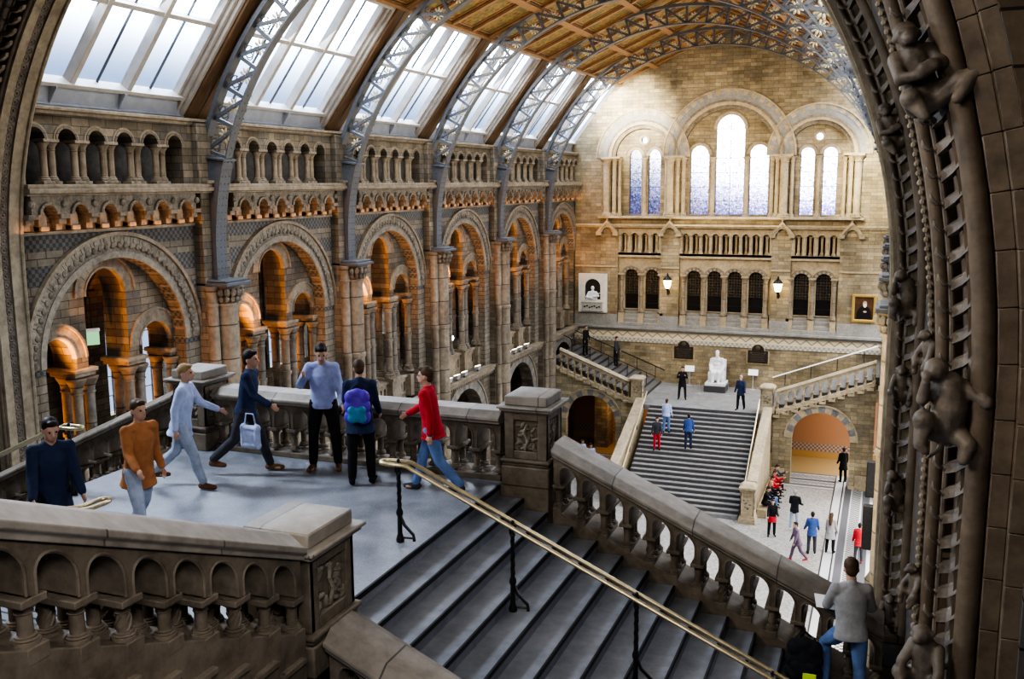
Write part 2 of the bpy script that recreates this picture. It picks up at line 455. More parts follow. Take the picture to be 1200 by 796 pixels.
M['step'] = stone_mat('worn_step_stone', (.13,.135,.15), (.215,.22,.24), 5, .5, .12, spec=.4)
M['nosing'] = plain('black_nosing', (.014,.014,.016), .55, 0, .3, .2)
M['step_dark'] = stone_mat('dark_step_stone', (.09,.085,.08), (.15,.142,.132), 5, .6, .12)
M['step_far'] = stone_mat('grey_step_stone', (.15,.145,.14), (.25,.24,.225), 5, .6, .12)
M['riser_dark'] = plain('dark_riser', (.075,.071,.067), .7, 0, .2, .2)  # riser shade put into a dark plate colour
def wood(name, c1, c2):
    m, t, out = nt(name)
    g = t.nodes.new('ShaderNodeNewGeometry')
    mp = t.nodes.new('ShaderNodeMapping'); mp.inputs['Scale'].default_value = (1.2, 8, 1.2); t.links.new(g.outputs['Position'], mp.inputs[0])
    n = noise(t, mp.outputs[0], 2.2, 5, .65)
    c = ramp(t, n, [(.3, c1), (.7, c2)])
    finish(t, out, c, .5, n, .15, .01, spec=.35); return m
M['wood'] = wood('roof_timber', (.20,.105,.045), (.36,.21,.10))
M['wood_dark'] = wood('stained_roof_timber', (.085,.048,.024), (.17,.10,.05))
def panel_mat():
    m, t, out = nt('painted_ceiling_panel')
    g = t.nodes.new('ShaderNodeNewGeometry')
    v = t.nodes.new('ShaderNodeTexVoronoi'); v.inputs['Scale'].default_value = 3.2; t.links.new(g.outputs['Position'], v.inputs['Vector'])
    n = noise(t, g.outputs['Position'], 7, 4)
    f = math_node(t, 'ADD', math_node(t, 'MULTIPLY', v.outputs['Distance'], .8), math_node(t, 'MULTIPLY', n, .5))
    c = ramp(t, f, [(.3,(.10,.062,.022)),(.5,(.22,.125,.045)),(.62,(.30,.20,.075)),(.75,(.15,.13,.055))])
    finish(t, out, c, .6); return m
M['panel'] = panel_mat()
M['scale'] = stone_mat('scale_carved_stone', (.15,.13,.10), (.30,.26,.20), 9, .8, .4)
def ochre():
    m, t, out = nt('ochre_corridor_wall')
    uv, pos, sep = boxmap(t)
    z = math_node(t, 'MULTIPLY_ADD', sep.outputs[2], .25, 4.0)    # -16..-12
    ck = t.nodes.new('ShaderNodeTexChecker'); ck.inputs['Scale'].default_value = 9; t.links.new(uv, ck.inputs[0])
    c = ramp(t, z, [(0,(.42,.25,.09)),(.24,(.30,.21,.15)),(.36,(.38,.20,.11))], 'CONSTANT')
    pat = mixc(t, ck.outputs[1], (.40,.32,.26), (.20,.12,.09))
    f = math_node(t, 'MULTIPLY', math_node(t, 'GREATER_THAN', z, .25), math_node(t, 'LESS_THAN', z, .35))
    c = mixc(t, f, c, pat)
    finish(t, out, c, .5); return m
M['ochre'] = ochre()
def portrait():
    m, t, out = nt('dark_painted_canvas')
    g = t.nodes.new('ShaderNodeTexCoord')
    n = noise(t, g.outputs['Object'], 3, 4)
    c = ramp(t, n, [(.3,(.035,.016,.008)),(.7,(.10,.05,.025))])
    finish(t, out, c, .35); return m
M['canvas'] = portrait()
# ------------------------------------------------------------------ layout (metres, camera eye at the origin)
YF = 55.3                # far wall
XL, XR = -17.4, 0.55     # side walls of the hall
XM = (XL+XR)/2           # hall axis
XC = -8.58               # axis of the great arch
ZG = -15.4               # ground floor
ZL1 = -8.65              # first-floor gallery
BAY = 6.9
PIERS = [21.75+BAY*k for k in range(5)]
BAYS = [18.3+BAY*k for k in range(6)]
def FB(u, z, d): return (d, u, z)
def FF(u, z, d): return (u, YF-d, z)

# ---------------------------------------------------------------- column meshes (built once, copied as parts)
def col_profile(r, h, cap, base):
    """shaft with moulded base, neck ring and bell capital; z from 0 to h"""
    return [(r*1.75,0),(r*1.75,base*.35),(r*1.5,base*.42),(r*1.62,base*.58),(r*1.3,base*.72),(r*1.35,base*.88),(r,base),
            (r*.97,h-cap),(r*1.2,h-cap+.01),(r*1.2,h-cap+cap*.1),(r*1.02,h-cap+cap*.14),(r*1.1,h-cap*.6),(r*1.35,h-cap*.38),(r*1.75,h-cap*.15),(r*1.85,h-cap*.1),(r*1.85,h)]
def column_mesh(r, h, cap, base, n=12, ring=None):
    mb = MB(); p = col_profile(r, h, cap, base)
    if ring:
        i = 6; z = ring
        p = p[:7]+[(r*.99,z-.06),(r*1.28,z-.05),(r*1.28,z+.05),(r*.99,z+.06)]+p[7:]
    mb.lathe(p, n=n); return mb
def strip(o):
    """keep the mesh, drop the holder object"""
    me = o.data; bpy.data.objects.remove(o); return me
def part(name, me, parent, loc=(0,0,0), rz=0, sc=None):
    o = bpy.data.objects.new(name, me); COL.objects.link(o); o.parent = parent
    o.location = loc; o.rotation_euler = (0,0,rz)
    if sc: o.scale = sc
    return o
ME_GCOL = strip(column_mesh(.085, .93, .19, .16, 10).build('column', M['shaft']))
ME_CCOL = strip(column_mesh(.132, 2.95, .40, .25, 12, 1.5).build('column', M['shaft']))
ME_CCOLD = strip(column_mesh(.132, 2.95, .40, .25, 12, 1.5).build('column', M['shaft_dark']))

# ---------------------------------------------------------------- one bay of the long side wall
def half_arc_outline(cu, R, zs, zb, n=24):
    return [(cu-R, zb)]+[(cu+R*math.cos(PI-PI*i/n), zs+R*math.sin(PI*i/n)) for i in range(n+1)]+[(cu+R, zb)]
def make_bay(full=True):
    H = BAY/2
    ZS = -4.05; RE = 2.86; RI = 2.32
    mb = MB()
    # main skin, pierced by the great arch and the ground-floor arch
    out = [(-H,ZL1),(-RI,ZL1),(-RI,ZS)]+arc(0,ZS,RI,PI,0,28)[1:-1]+[(RI,ZS),(RI,ZL1),(H,ZL1),(H,0),(-H,0)]
    mb.slab(out, [], 0, -.42, FB, 1)
    g = [(-H,ZG),(-1.95,ZG),(-1.95,-11.15)]+arc(0,-11.15,1.95,PI,0,22)[1:-1]+[(1.95,-11.15),(1.95,ZG),(H,ZG),(H,ZL1),(-H,ZL1)]
    mb.slab(g, [], 0, -.6, FB, 0)
    # solid wall behind the small arcade and the strip above it
    mb.slab([(-H,0),(H,0),(H,1.72),(-H,1.72)], [], -.55, -.75, FB, 2)
    o = mb.build('wall_left', [M['wall'], M['spandrel'], M['blue']], smooth=30)
    tag(o, kind='structure')
    # great arch mouldings
    a = MB()
    a.ring(0, ZS, RI, RI+.16, 0, PI, 40, -.3, .05, FB, (0,))
    a.ring(0, ZS, RI+.16, RI+.30, 0, PI, 40, 0, .03, FB, (2,))
    a.ring(0, ZS, RI+.30, RE, 0, PI, 27, 0, .06, FB, (0,), gap=.02)
    a.ring(0, ZS, RE, RE+.09, 0, PI, 40, 0, .13, FB, (1,))
    for i in range(40):       # row of scallops
        t = PI*(i+.5)/40
        a.ball(((.05), (RI+.31)*math.cos(t), ZS+(RI+.31)*math.sin(t)), (.05,.085,.085), 2, 7, 5)
    for i in range(27):       # hexagonal bosses
        t = PI*(i+.5)/27; r = (RI+.30+RE)/2+.03
        a.ball((.06, r*math.cos(t), ZS+r*math.sin(t)), (.035,.085,.085), 0, 6, 4)
    a.build('arch_ring', [M['scale'], M['dress'], M['carve']], o)
    gr = MB()
    gr.ring(0, -11.15, 1.95, 2.4, 0, PI, 25, -.05, .05, FB, (0,1))
    gr.ring(0, -11.15, 2.4, 2.5, 0, PI, 30, 0, .1, FB, (0,))
    gr.build('lower_arch_ring', [M['dress'], M['blue']], o)
    if not full: 
        led = MB(); led.box(-.1,.3,-H,H,ZL1-.18,ZL1+.03); led.box(-.1,.42,-H,H,-.2,.03); led.box(-.6,.2,-H,H,1.56,1.72)
        led.build('ledge', M['dress'], o)
        return o
    # tympanum with three openings
    ty = MB()
    zb = -4.32
    def seg(c, h, zs): return [(c-h, zb)]+[(c-h, zs)]+arc(c, zs, h, PI, 0, 14)[1:-1]+[(c+h, zs),(c+h, zb)]
    out = [(-RI-.02, zb)]+seg(-1.63,.60,-4.06)+seg(0,.68,-2.62)+seg(1.63,.60,-4.06)+[(RI+.02, zb),(RI+.02,ZS)]+arc(0,ZS,RI+.02,0,PI,28)[1:-1]+[(-RI-.02,ZS)]
    ty.slab(out, [], -.40, -1.15, FB, 0)
    ty.build('tympanum', M['wall'], o, smooth=30)
    tr = MB()
    for c, h, zs in ((-1.63,.60,-4.06),(0,.68,-2.62),(1.63,.60,-4.06)):
        tr.ring(c, zs, h, h+.26, 0, PI, 11, -.41, -.385, FB, (0,), gap=.015)
        tr.ring(c, zs, h+.26, h+.32, 0, PI, 18, -.41, -.34, FB, (0,))
        tr.ring(c, zs, h-.05, h, 0, PI, 18, -.5, -.36, FB, (0,))
    tr.build('opening_ring', [M['dress'], M['blue']], o)
    # capital band, column clusters, parapet
    cap = MB(); par = MB()
    for c in (-.855, .855):
        cap.box(-1.2,-.28,c-.36,c+.36,-4.42,-4.32); cap.box(-1.15,-.33,c-.32,c+.32,-4.52,-4.42)
        par.box(-1.2,-.25,c-.36,c+.36,-8.5,-7.62); par.box(-1.25,-.2,c-.40,c+.40,-7.62,-7.5)
    for c in (-2.35, 2.35):
        cap.box(-1.2,-.28,c-.28,c+.28,-4.44,-4.32); cap.box(-1.15,-.33,c-.24,c+.24,-4.52,-4.44)
        par.box(-1.2,-.25,c-.3,c+.3,-8.5,-7.62)
    cap.build('impost', M['dress'], o, bevel=.015)
    for c, h in ((-1.64,.5),(0,.5),(1.64,.5)):
        ow = [(c-h,-8.6),(c+h,-8.6),(c+h,-7.72),(c-h,-7.72)]
        hs = [arch_hole(c+dx,.085,-8.3,-7.98,6) for dx in (-.3,0,.3)]
        par.slab(ow, hs, -.5, -.75, FB, 0)
        par.box(-.85,-.42,c-h,c+h,-7.72,-7.62)
    par.build('parapet', M['dress'], o, bevel=.01)
    for c in (-.855, .855):
        for k, (dx, dy) in enumerate(((-.46,-.19),(-.46,.19),(-.98,0))):
            part('column', ME_CCOLD if k == 1 else ME_CCOL, o, (dx, c+dy, -7.5))
    for c in (-2.3, 2.3):
        for dx in (-.46,-.98):
            part('column', ME_CCOL, o, (dx, c-math.copysign(.02,c), -7.5))
    # gallery ledge and corbel table
    led = MB()
    led.box(-.1,.34,-H,H,-8.62,-8.52); led.box(-.1,.26,-H,H,-8.80,-8.62)
    for i in range(34): led.box(0,.22,-H+.1+i*.2,-H+.2+i*.2,-8.93,-8.80)
    led.box(-.6,.44,-H,H,-.06,.03); led.box(-.1,.48,-H,H,-.17,-.06); led.box(-.1,.40,-H,H,-.22,-.17)
    led.box(-.7,.16,-H,H,1.56,1.64); led.box(-.7,.24,-H,H,1.64,1.72)
    led.box(-.05,.07,-H,H,-1.08,-1.0)
    led.build('ledge', M['dress'], o, bevel=.012)
    ct = MB(); p = .885
    for i in range(6):
        c = (i-2.5)*p
        w = [(c-p/2,-.22),(c-p/2,-.62),(c-.27,-.62)]+arc(c,-.62,.27,PI,0,10)[1:-1]+[(c+.27,-.62),(c+p/2,-.62),(c+p/2,-.22)]
        ct.slab(w, [], .02, .34, FB, 0)
        ct.ring(c,-.62,.20,.27,0,PI,10,.02,.40,FB,(0,))
        for e in (-1,1):       # stepped corbels between the little arches
            y0 = c+e*p/2
            if e == 1 and i < 5 or i == 0 and e == -1 or i == 5 and e == 1:
                ct.box(.0,.38,y0-.13,y0+.13,-.72,-.62); ct.box(0,.28,y0-.11,y0+.11,-.84,-.72); ct.box(0,.16,y0-.09,y0+.09,-.97,-.84)
                ct.ball((.36,y0,-.40),(.07,.09,.09),0,8,5)
        # pointed boss inside each little arch
        ct.slab([(c-.11,-.98),(c+.11,-.98),(c+.11,-.66),(c,-.47),(c-.11,-.66)], [], .0, .16, FB, 1)
        ct.box(0,.22,c-.11,c+.11,-.98,-.88,1)
    ct.build('corbel_table', [M['carve'], M['dress']], o, smooth=30, bevel=.008)
    # blind arcade above the ledge
    ar = MB()
    out = [(-H,.03),(-H,1.6),(H,1.6),(H,.03)]
    spans = [(i-2.5)*p for i in range(6)]
    out = [(-H,1.0),(-H,1.6),(H,1.6),(H,1.0)]
    for c in reversed(spans):
        out += [(c+.26,1.0)]+arc(c,1.0,.26,0,PI,12)[1:-1]+[(c-.26,1.0)]
    ar.slab(out, [], .10, -.42, FB, 0)
    ar.box(-.55,.10,-H,spans[0]-.30,.03,1.0); ar.box(-.55,.10,spans[-1]+.30,H,.03,1.0)
    for c in spans:
        ar.ring(c,1.0,.26,.32,0,PI,12,.08,.14,FB,(0,)); ar.ring(c,1.0,.32,.37,0,PI,12,.08,.12,FB,(1,))
    ar.build('blind_arcade', [M['wall'], M['dress']], o, smooth=30)
    bl = MB()
    for i in range(5):
        c = (i-2)*p
        bl.box(-.22,.14,c-.22,c+.22,.95,1.02); bl.box(-.18,.10,c-.26,c+.26,.03,.1)
    bl.build('arcade_block', M['dress'], o, bevel=.01)
    for i in range(5):
        c = (i-2)*p
        for e in (-.115,.115): part('column', ME_GCOL, o, (-.03, c+e, .05), 0, (1,1,.97))
    return o
def make_pier():
    mb = MB()
    mb.box(-.4,.30,-.62,.62,ZG,-8.5); mb.box(-.4,.30,-.55,.55,-8.5,1.6)
    mb.box(-.4,.42,-.68,.68,-8.62,-8.5); mb.box(-.4,.42,-.70,.70,ZG,ZG+.9)
    mb.box(-.4,.50,-.48,.48,.03,.12)
    o = mb.build('wall_left', M['wall'], bevel=.02)
    tag(o, kind='structure')
    sh = MB()
    def shaft(x,y,r,zb,zt):
        sh.lathe([(r*1.5,zb),(r*1.5,zb+.25),(r*1.2,zb+.4),(r,zb+.5),(r,-12.2),(r*1.15,-12.15),(r*1.15,-12.0),(r,-11.95),(r,-5.9),(r*1.12,-5.87),(r*1.12,-5.75),(r,-5.72),(r,zt-.55),(r*1.18,zt-.54),(r*1.18,zt-.48),(r*1.03,zt-.46),(r*1.12,zt-.25),(r*1.38,zt-.08),(r*1.42,zt)],(x,y,0),16)
    shaft(.50,0,.30,ZG+.9,-2.72)
    for e in (-1,1): shaft(.40,e*.43,.15,ZG+.9,-2.72)
    sh.build('shaft', M['shaft'], o)
    lf = MB()
    for k in range(9):        # leafy bell of the capital
        a = -PI/2+PI*k/8
        for r, z, s in ((.38,-3.08,.075),(.44,-2.90,.09)):
            lf.ball((.50+r*math.cos(a)*.95, r*math.sin(a), z),(s,s,s*1.3),0,7,5)
    lf.build('capital_leaf', M['carve'], o)
    ab = MB(); ab.box(-.3,.98,-.55,.55,-2.72,-2.62); ab.box(-.3,.90,-.48,.48,-2.62,-2.55)
    ab.build('abacus', M['iron'], o, bevel=.02)
    return o
bay0 = make_bay(True); bay0.location = (XL, BAYS[0], 0)
for y in BAYS[1:]:
    b = copy_tree(bay0); b.location = (XL, y, 0)
def trim_bay(o, y0):
    """the first bay stops at the great arch"""
    for x in [o]+list(o.children):
        if x.type == 'MESH' and not x.name.startswith('column'):
            x.data = x.data.copy(); bm = bmesh.new(); bm.from_mesh(x.data)
            bmesh.ops.bisect_plane(bm, geom=bm.verts[:]+bm.edges[:]+bm.faces[:], plane_co=(0,y0,0), plane_no=(0,1,0), clear_inner=True)
            bmesh.ops.holes_fill(bm, edges=[e for e in bm.edges if e.is_boundary], sides=0)
            bm.to_mesh(x.data); bm.free()
trim_bay(bay0, 15.52-BAYS[0])
pier0 = make_pier(); pier0.location = (XL, PIERS[0], 0)
for y in PIERS[1:]:
    b = copy_tree(pier0); b.location = (XL, y, 0)
rbay = make_bay(False); rbay.name = 'wall_right'
rbay.location = (XR, BAYS[0], 0); rbay.rotation_euler = (0,0,PI)
for y in BAYS[1:]:
    b = copy_tree(rbay); b.location = (XR, y, 0)
for y in PIERS:
    b = copy_tree(pier0); b.name = 'wall_right'; b.location = (XR+.27, y, 0); b.rotation_euler = (0,0,PI)

# ---------------------------------------------------------------- side aisle behind the left wall
def outer_wall():
    H = BAY/2; mb = MB()
    hs = [arch_hole(0,.62,-7.2,-3.0,14), arch_hole(-1.75,.45,-7.2,-4.6,12), arch_hole(1.75,.45,-7.2,-4.6,12)]
    mb.slab([(-H,ZG),(H,ZG),(H,-.3),(-H,-.3)], hs, 0, -.4, FB, 0)
    o = mb.build('wall_outer', M['wall'], smooth=30); tag(o, kind='structure')
    fr = MB()
    for c, h, zs in ((0,.62,-3.0),(-1.75,.45,-4.6),(1.75,.45,-4.6)):
        fr.ring(c,zs,h-.05,h+.12,0,PI,14,-.1,.06,FB)
        fr.box(-.1,.06,c-h-.12,c-h+.05,-7.2,zs); fr.box(-.1,.06,c+h-.05,c+h+.12,-7.2,zs)
        fr.box(-.18,-.14,c-.02,c+.02,-7.2,zs+h)
        z = -6.6
        while z < zs+h*.6: fr.box(-.18,-.14,c-h,c+h,z-.015,z+.015); z += .62
    fr.build('window_frame', M['shaft_dark'], o)
    gl = MB()
    for c, h, zs in ((0,.62,-3.0),(-1.75,.45,-4.6),(1.75,.45,-4.6)):
        gl.slab(arch_hole(c,h,-7.2,zs,12), [], -.2, -.21, FB)
    gl.build('window_pane', M['glass_clear'], o, smooth=0)
    return o
ow = outer_wall(); ow.location = (-22.6, BAYS[0], 0)
for y in BAYS[1:]:
    b = copy_tree(ow); b.location = (-22.6, y, 0)
mb = MB(); mb.box(-22.6, XL-.4, 14, YF+.5, ZL1-.3, ZL1+.02)
tag(mb.build('floor_gallery', M['step_far']), kind='structure')
mb = MB(); mb.box(-22.9, XL-.4, 14, YF+.5, -.5, -.3)
tag(mb.build('ceiling_gallery', M['wall']), kind='structure')
# cross walls of the aisle, one behind each pier, pierced by an arch
mb = MB()
def FA(u, z, d): return (u, d, z)
cw = [(-22.6,ZL1),(-21.6,ZL1),(-21.6,-3.6)]+arc(-20.1,-3.6,1.5,PI,0,16)[1:-1]+[(-18.6,-3.6),(-18.6,ZL1),(-17.7,ZL1),(-17.7,-.5),(-22.6,-.5)]
mb.slab(cw, [], -.3, .3, FA, 0)
cross = mb.build('wall_aisle', M['wall'], smooth=30); tag(cross, kind='structure'); cross.location = (0, PIERS[0], 0)
for y in PIERS[1:]: c = copy_tree(cross); c.location = (0, y, 0)
mb = MB(); mb.box(-22.9,-17.4,YF-.2,YF+.3,ZG,1)
mb.box(-22.9,-17.4,14.0,14.3,ZG,1)
tag(mb.build('wall_aisle', M['wall']), kind='structure')

# ---------------------------------------------------------------- ground floor
mb = MB(); mb.box(-26, 6, 2, 60, ZG-.3, ZG)
tag(mb.build('floor', M['floor']), kind='structure')

# ---------------------------------------------------------------- roof: skylights and coffered timber ceiling
SA = rad(52.5); SU = Vector((math.cos(SA),0,math.sin(SA))); SN = Vector((math.sin(SA),0,-math.cos(SA)))   # up the slope / into the hall
S0 = Vector((-.15,0,1.74))
def FS(u, w, n): 
    p = S0+SU*w+SN*n; return (p.x, u, p.z)
def sbox(mb, u0,u1,w0,w1,n0,n1,mat=0):
    mb.hexa([FS(u0,w0,n0),FS(u1,w0,n0),FS(u1,w1,n0),FS(u0,w1,n0)],[FS(u0,w0,n1),FS(u1,w0,n1),FS(u1,w1,n1),FS(u0,w1,n1)],mat)
def make_skylight(name):
    H = BAY/2; L = 4.66
    o = bpy.data.objects.new(name, None); COL.objects.link(o); tag(o, kind='structure')
    a = MB()          # timber rafters each side
    for e in (-1,1):
        x0, x1 = sorted((e*H, e*(H-.42)))
        sbox(a, x0,x1,-.05,L,-.5,.0)
    a.build('rafter', M['wood_dark'], o, bevel=.02)
    b = MB()          # stepped cream frame
    for k, (off, n0, n1) in enumerate(((.42,-.5,-.08),(.54,-.5,-.18),(.66,-.5,-.28))):
        for e in (-1,1):
            x0, x1 = sorted((e*(H-off), e*(H-off-.12)))
            sbox(b, x0,x1,0,L,n0,n1)
    sbox(b, -H+.42,H-.42,L-.14,L,-.5,-.08)
    sbox(b, -H+.42,H-.42,.42,.52,-.5,-.16)
    b.build('window_frame', M['white'], o, bevel=.012)
    l = MB(); l.hexa([FS(-H+.5,0,-.12),FS(H-.5,0,-.12),FS(H-.5,.44,-.34),FS(-H+.5,.44,-.34)],[FS(-H+.5,0,-.2),FS(H-.5,0,-.2),FS(H-.5,.44,-.45),FS(-H+.5,.44,-.45)])
    sbox(l, -H,H,-.1,.03,-.5,-.06)
    for u in (-1.4,.7): sbox(l,u-.012,u+.012,.02,.45,-.35,-.10)
    l.build('lead_flashing', M['lead'], o)
    G = H-.78
    c = MB()
    for u in (-G/3, G/3): sbox(c,u-.075,u+.075,.45,L,-.5,-.22)
    sbox(c,-G,G,2.54,2.66,-.5,-.26)
    c.build('mullion', M['white'], o, bevel=.012)
    d = MB()
    for k in range(3):
        u = (k-1)*2*G/3; sbox(d,u-.013,u+.013,.45,L,-.45,-.39)
    for k in range(3):
        u = (k-1)*2*G/3+G/6
    d.build('glazing_bar', M['bar'], o)
    for k in range(3):
        u0 = -G+k*2*G/3
        for w0, w1 in ((.45,2.58),(2.58,L)):
            p = MB(); sbox(p,u0,u0+2*G/3,w0,w1,-.44,-.43); p.build('window_pane', M['glass'], o, smooth=0)
    return o
def make_ceiling():
    H = BAY/2
    E0 = S0+SU*4.66; R0 = Vector((XM-XL,0,8.15))
    d = R0-E0; LL = d.length; CU = d/LL; CN = Vector((CU.z,0,-CU.x))
    def P(u,w,n): p = E0+CU*w+CN*n; return (p.x,u,p.z)
    def cb(mb,u0,u1,w0,w1,n0,n1,mat=0):
        mb.hexa([P(u0,w0,n0),P(u1,w0,n0),P(u1,w1,n0),P(u0,w1,n0)],[P(u0,w0,n1),P(u1,w0,n1),P(u1,w1,n1),P(u0,w1,n1)],mat)
    a = MB(); cb(a,-H,H,0,LL,-.3,-.14)
    o = a.build('ceiling', M['panel']); tag(o, kind='structure')
    f = MB()
    nw, nu = 3, 4
    for i in range(nw+1):
        w = LL*i/nw; cb(f,-H,H,max(0,w-.13),min(LL,w+.13),-.2,.02,0)
    for j in range(nu+1):
        u = -H+2*H*j/nu; ww = .17 if j in (0,nu) else .10
        cb(f,max(-H,u-ww),min(H,u+ww),0,LL,-.2,.0,0)
    for i in range(nw):
        for j in range(nu):
            w0, w1 = LL*i/nw+.13, LL*(i+1)/nw-.13; u0, u1 = -H+2*H*j/nu+.12, -H+2*H*(j+1)/nu-.12
            for s, n1, mt in ((0,-.05,1),(.07,-.09,0)):
                cb(f,u0+s,u0+s+.06,w0+s,w1-s,-.2,n1,mt); cb(f,u1-s-.06,u1-s,w0+s,w1-s,-.2,n1,mt)
                cb(f,u0+s,u1-s,w0+s,w0+s+.06,-.2,n1,mt); cb(f,u0+s,u1-s,w1-s-.06,w1-s,-.2,n1,mt)
    f.build('coffer_frame', [M['wood'], M['wood_dark']], o, smooth=0)
    return o
sk = make_skylight('window_1'); sk.location = (XL, BAYS[0], 0)
ce = make_ceiling(); ce.location = (XL, BAYS[0], 0)
wn = 1
for k, y in enumerate(BAYS):
    for side in (0,1):
        if k == 0 and side == 0: continue
        c = copy_tree(ce); c.location = (XR if side else XL, y, 0); c.rotation_euler = (0,0,PI if side else 0)
        wn += 1
        s = copy_tree(sk); s.name = 'window_%d' % wn; s.location = (XR if side else XL, y, 0); s.rotation_euler = (0,0,PI if side else 0)

# ---------------------------------------------------------------- lattice ribs
def make_rib():
    RI_, RO = 8.52, 9.25; ZC = -1.9
    o = thing('iron_roof_rib', None, 'roof rib')
    HX = (XR-XL)/2
    a0 = math.asin(2.55/RO)
    inner = MB()
    pts = [(RI_*math.cos(t), ZC+RI_*math.sin(t)) for t in [PI*i/72 for i in range(73)]]
    lo = [(RI_, -2.55)]; hi = [(-RI_, -2.55)]
    pts = lo+pts+hi
    def band(mb, P, w, th):
        for i in range(len(P)-1):
            (x0,z0),(x1,z1) = P[i],P[i+1]
            def off(x,z,k):
                r = math.hypot(x,z-ZC)
                if z <= ZC: return (x*(1+k/abs(x)), z)
                return (x*(r+k)/r, ZC+(z-ZC)*(r+k)/r)
            a, b = off(x0,z0,th), off(x1,z1,th)
            mb.hexa([(x0,-w,z0),(x0,w,z0),(x1,w,z1),(x1,-w,z1)],[(a[0],-w,a[1]),(a[0],w,a[1]),(b[0],w,b[1]),(b[0],-w,b[1])])
    band(inner, [p for p in pts if p[1] > .45], .135, .05); band(inner, [p for p in pts if p[1] <= .75 and p[0] > 0], .22, .05); band(inner, [p for p in pts if p[1] <= .75 and p[0] < 0], .22, .05)
    # rivets along the face near the feet
    for e in (-1,1):
        for k in range(26):
            z = -2.45+k*.19
            x = RI_ if z < ZC else math.sqrt(max(0,RI_**2-(z-ZC)**2))
            for w in (-.15,0,.15): inner.ball((e*(x-.004),w,z),(.018,.022,.022),0,5,4)
    inner.build('inner_chord', M['iron'], o, smooth=25)
    outer = MB()
    P = [(RO*math.cos(t), ZC+RO*math.sin(t)) for t in [a0+(PI-2*a0)*i/64 for i in range(65)]]
    band(outer, P, .15, .12)
    outer.build('outer_chord', M['iron'], o, smooth=25)
    for e in (-1,1):
        w = MB()
        zt = .62
        xi = [(math.sqrt(RI_**2-(z-ZC)**2) if z > ZC else RI_) for z in (-2.55,-1.9,-1.0,-.2,.3,zt)]
        zz = (-2.55,-1.9,-1.0,-.2,.3,zt)
        outl = [(e*(x+.04), z) for x, z in zip(xi, zz)]+[(e*(HX-.02),zt+.1),(e*(HX-.02),-2.55)]
        w.slab(outl, [], -.2, .2, lambda u,z,d: (u,d,z))
        w.hexa([(e*(xi[-1]-.06),-.27,zt),(e*HX,-.27,zt+.12),(e*HX,.27,zt+.12),(e*(xi[-1]-.06),.27,zt)],[(e*(xi[-1]-.06),-.27,zt+.05),(e*HX,-.27,zt+.17),(e*HX,.27,zt+.17),(e*(xi[-1]-.06),.27,zt+.05)])
        w.build('rib_foot', M['iron'], o, smooth=25)
    # lattice panels with gilded leaves
    n = 26
    A0, A1 = math.asin((.75-ZC)/8.7), PI-math.asin((.75-ZC)/8.7)
    def pt(r,t,y=0): return Vector((r*math.cos(t), y, ZC+r*math.sin(t)))
    def bar(mb,a,b,w,th=.035):
        dv = (b-a).normalized(); s = dv.cross(Vector((0,1,0))).normalized()*w
        yv = Vector((0,th,0))
        mb.hexa([a-s-yv,a+s-yv,a+s+yv,a-s+yv],[b-s-yv,b+s-yv,b+s+yv,b-s+yv])
    lm = MB()
    for k in range(9):
        a = 2*PI*k/9
        lm.ball((.15*math.cos(a),0,.15*math.sin(a)),(.085,.018,.042),0,6,4,Matrix.Rotation(-a,3,'Y'))
    lm.ball((0,0,0),(.05,.04,.05),0,7,5)
    leaf = strip(lm.build('gilded_leaf', M['gold']))
    cm = MB()
    for (cx,cz,r,s0,s1) in ((.0,.0,.15,0,1.7*PI),(.06,.10,.10,.5,5.6),(-.09,-.08,.09,2,7.6)):
        cm.tube([(cx+r*math.cos(s0+(s1-s0)*i/14),0,cz+r*math.sin(s0+(s1-s0)*i/14)) for i in range(15)],.016,5)
    scr = strip(cm.build('scroll', M['iron']))
    for k in range(n):
        t0 = A0+(A1-A0)*k/n; t1 = A0+(A1-A0)*(k+1)/n; tm = (t0+t1)/2
        b = MB()
        bar(b, pt(RI_+.03,t0), pt(RO,t0), .05)
        if k < n/2: bar(b, pt(RI_+.03,t1), pt(RO,t0), .045)
        else: bar(b, pt(RI_+.03,t0), pt(RO,t1), .045)
        if k == n-1: bar(b, pt(RI_+.03,t1), pt(RO,t1), .035)
        b.build('lattice_bar', M['iron'], o, smooth=25)
        c = pt(RI_+.28, tm+(.012 if k < n/2 else -.012))
        l = part('gilded_leaf', leaf, o, c); l.rotation_euler = (0,-tm,0); l.scale = (.95,1,.95)
        s = part('scroll', scr, o, pt(RO-.22,tm-(.02 if k < n/2 else -.02))); s.rotation_euler = (0,-tm+PI/2,0)
    return o
rib = make_rib()
RIBLAB = ['blue-grey iron roof rib with gilded leaves nearest to the dark stone arch',
          'second iron lattice roof rib counted from the dark stone arch',
          'middle iron lattice roof rib of the five crossing the hall',
          'fourth iron lattice roof rib, next but one to the far windows',
          'iron lattice roof rib closest to the far gable wall']
for k, y in enumerate(PIERS):
    r = rib if k == 0 else copy_tree(rib)
    r.location = (XM, y, 0); tag(r, RIBLAB[k], 'roof rib', 'iron ribs under the hall roof')

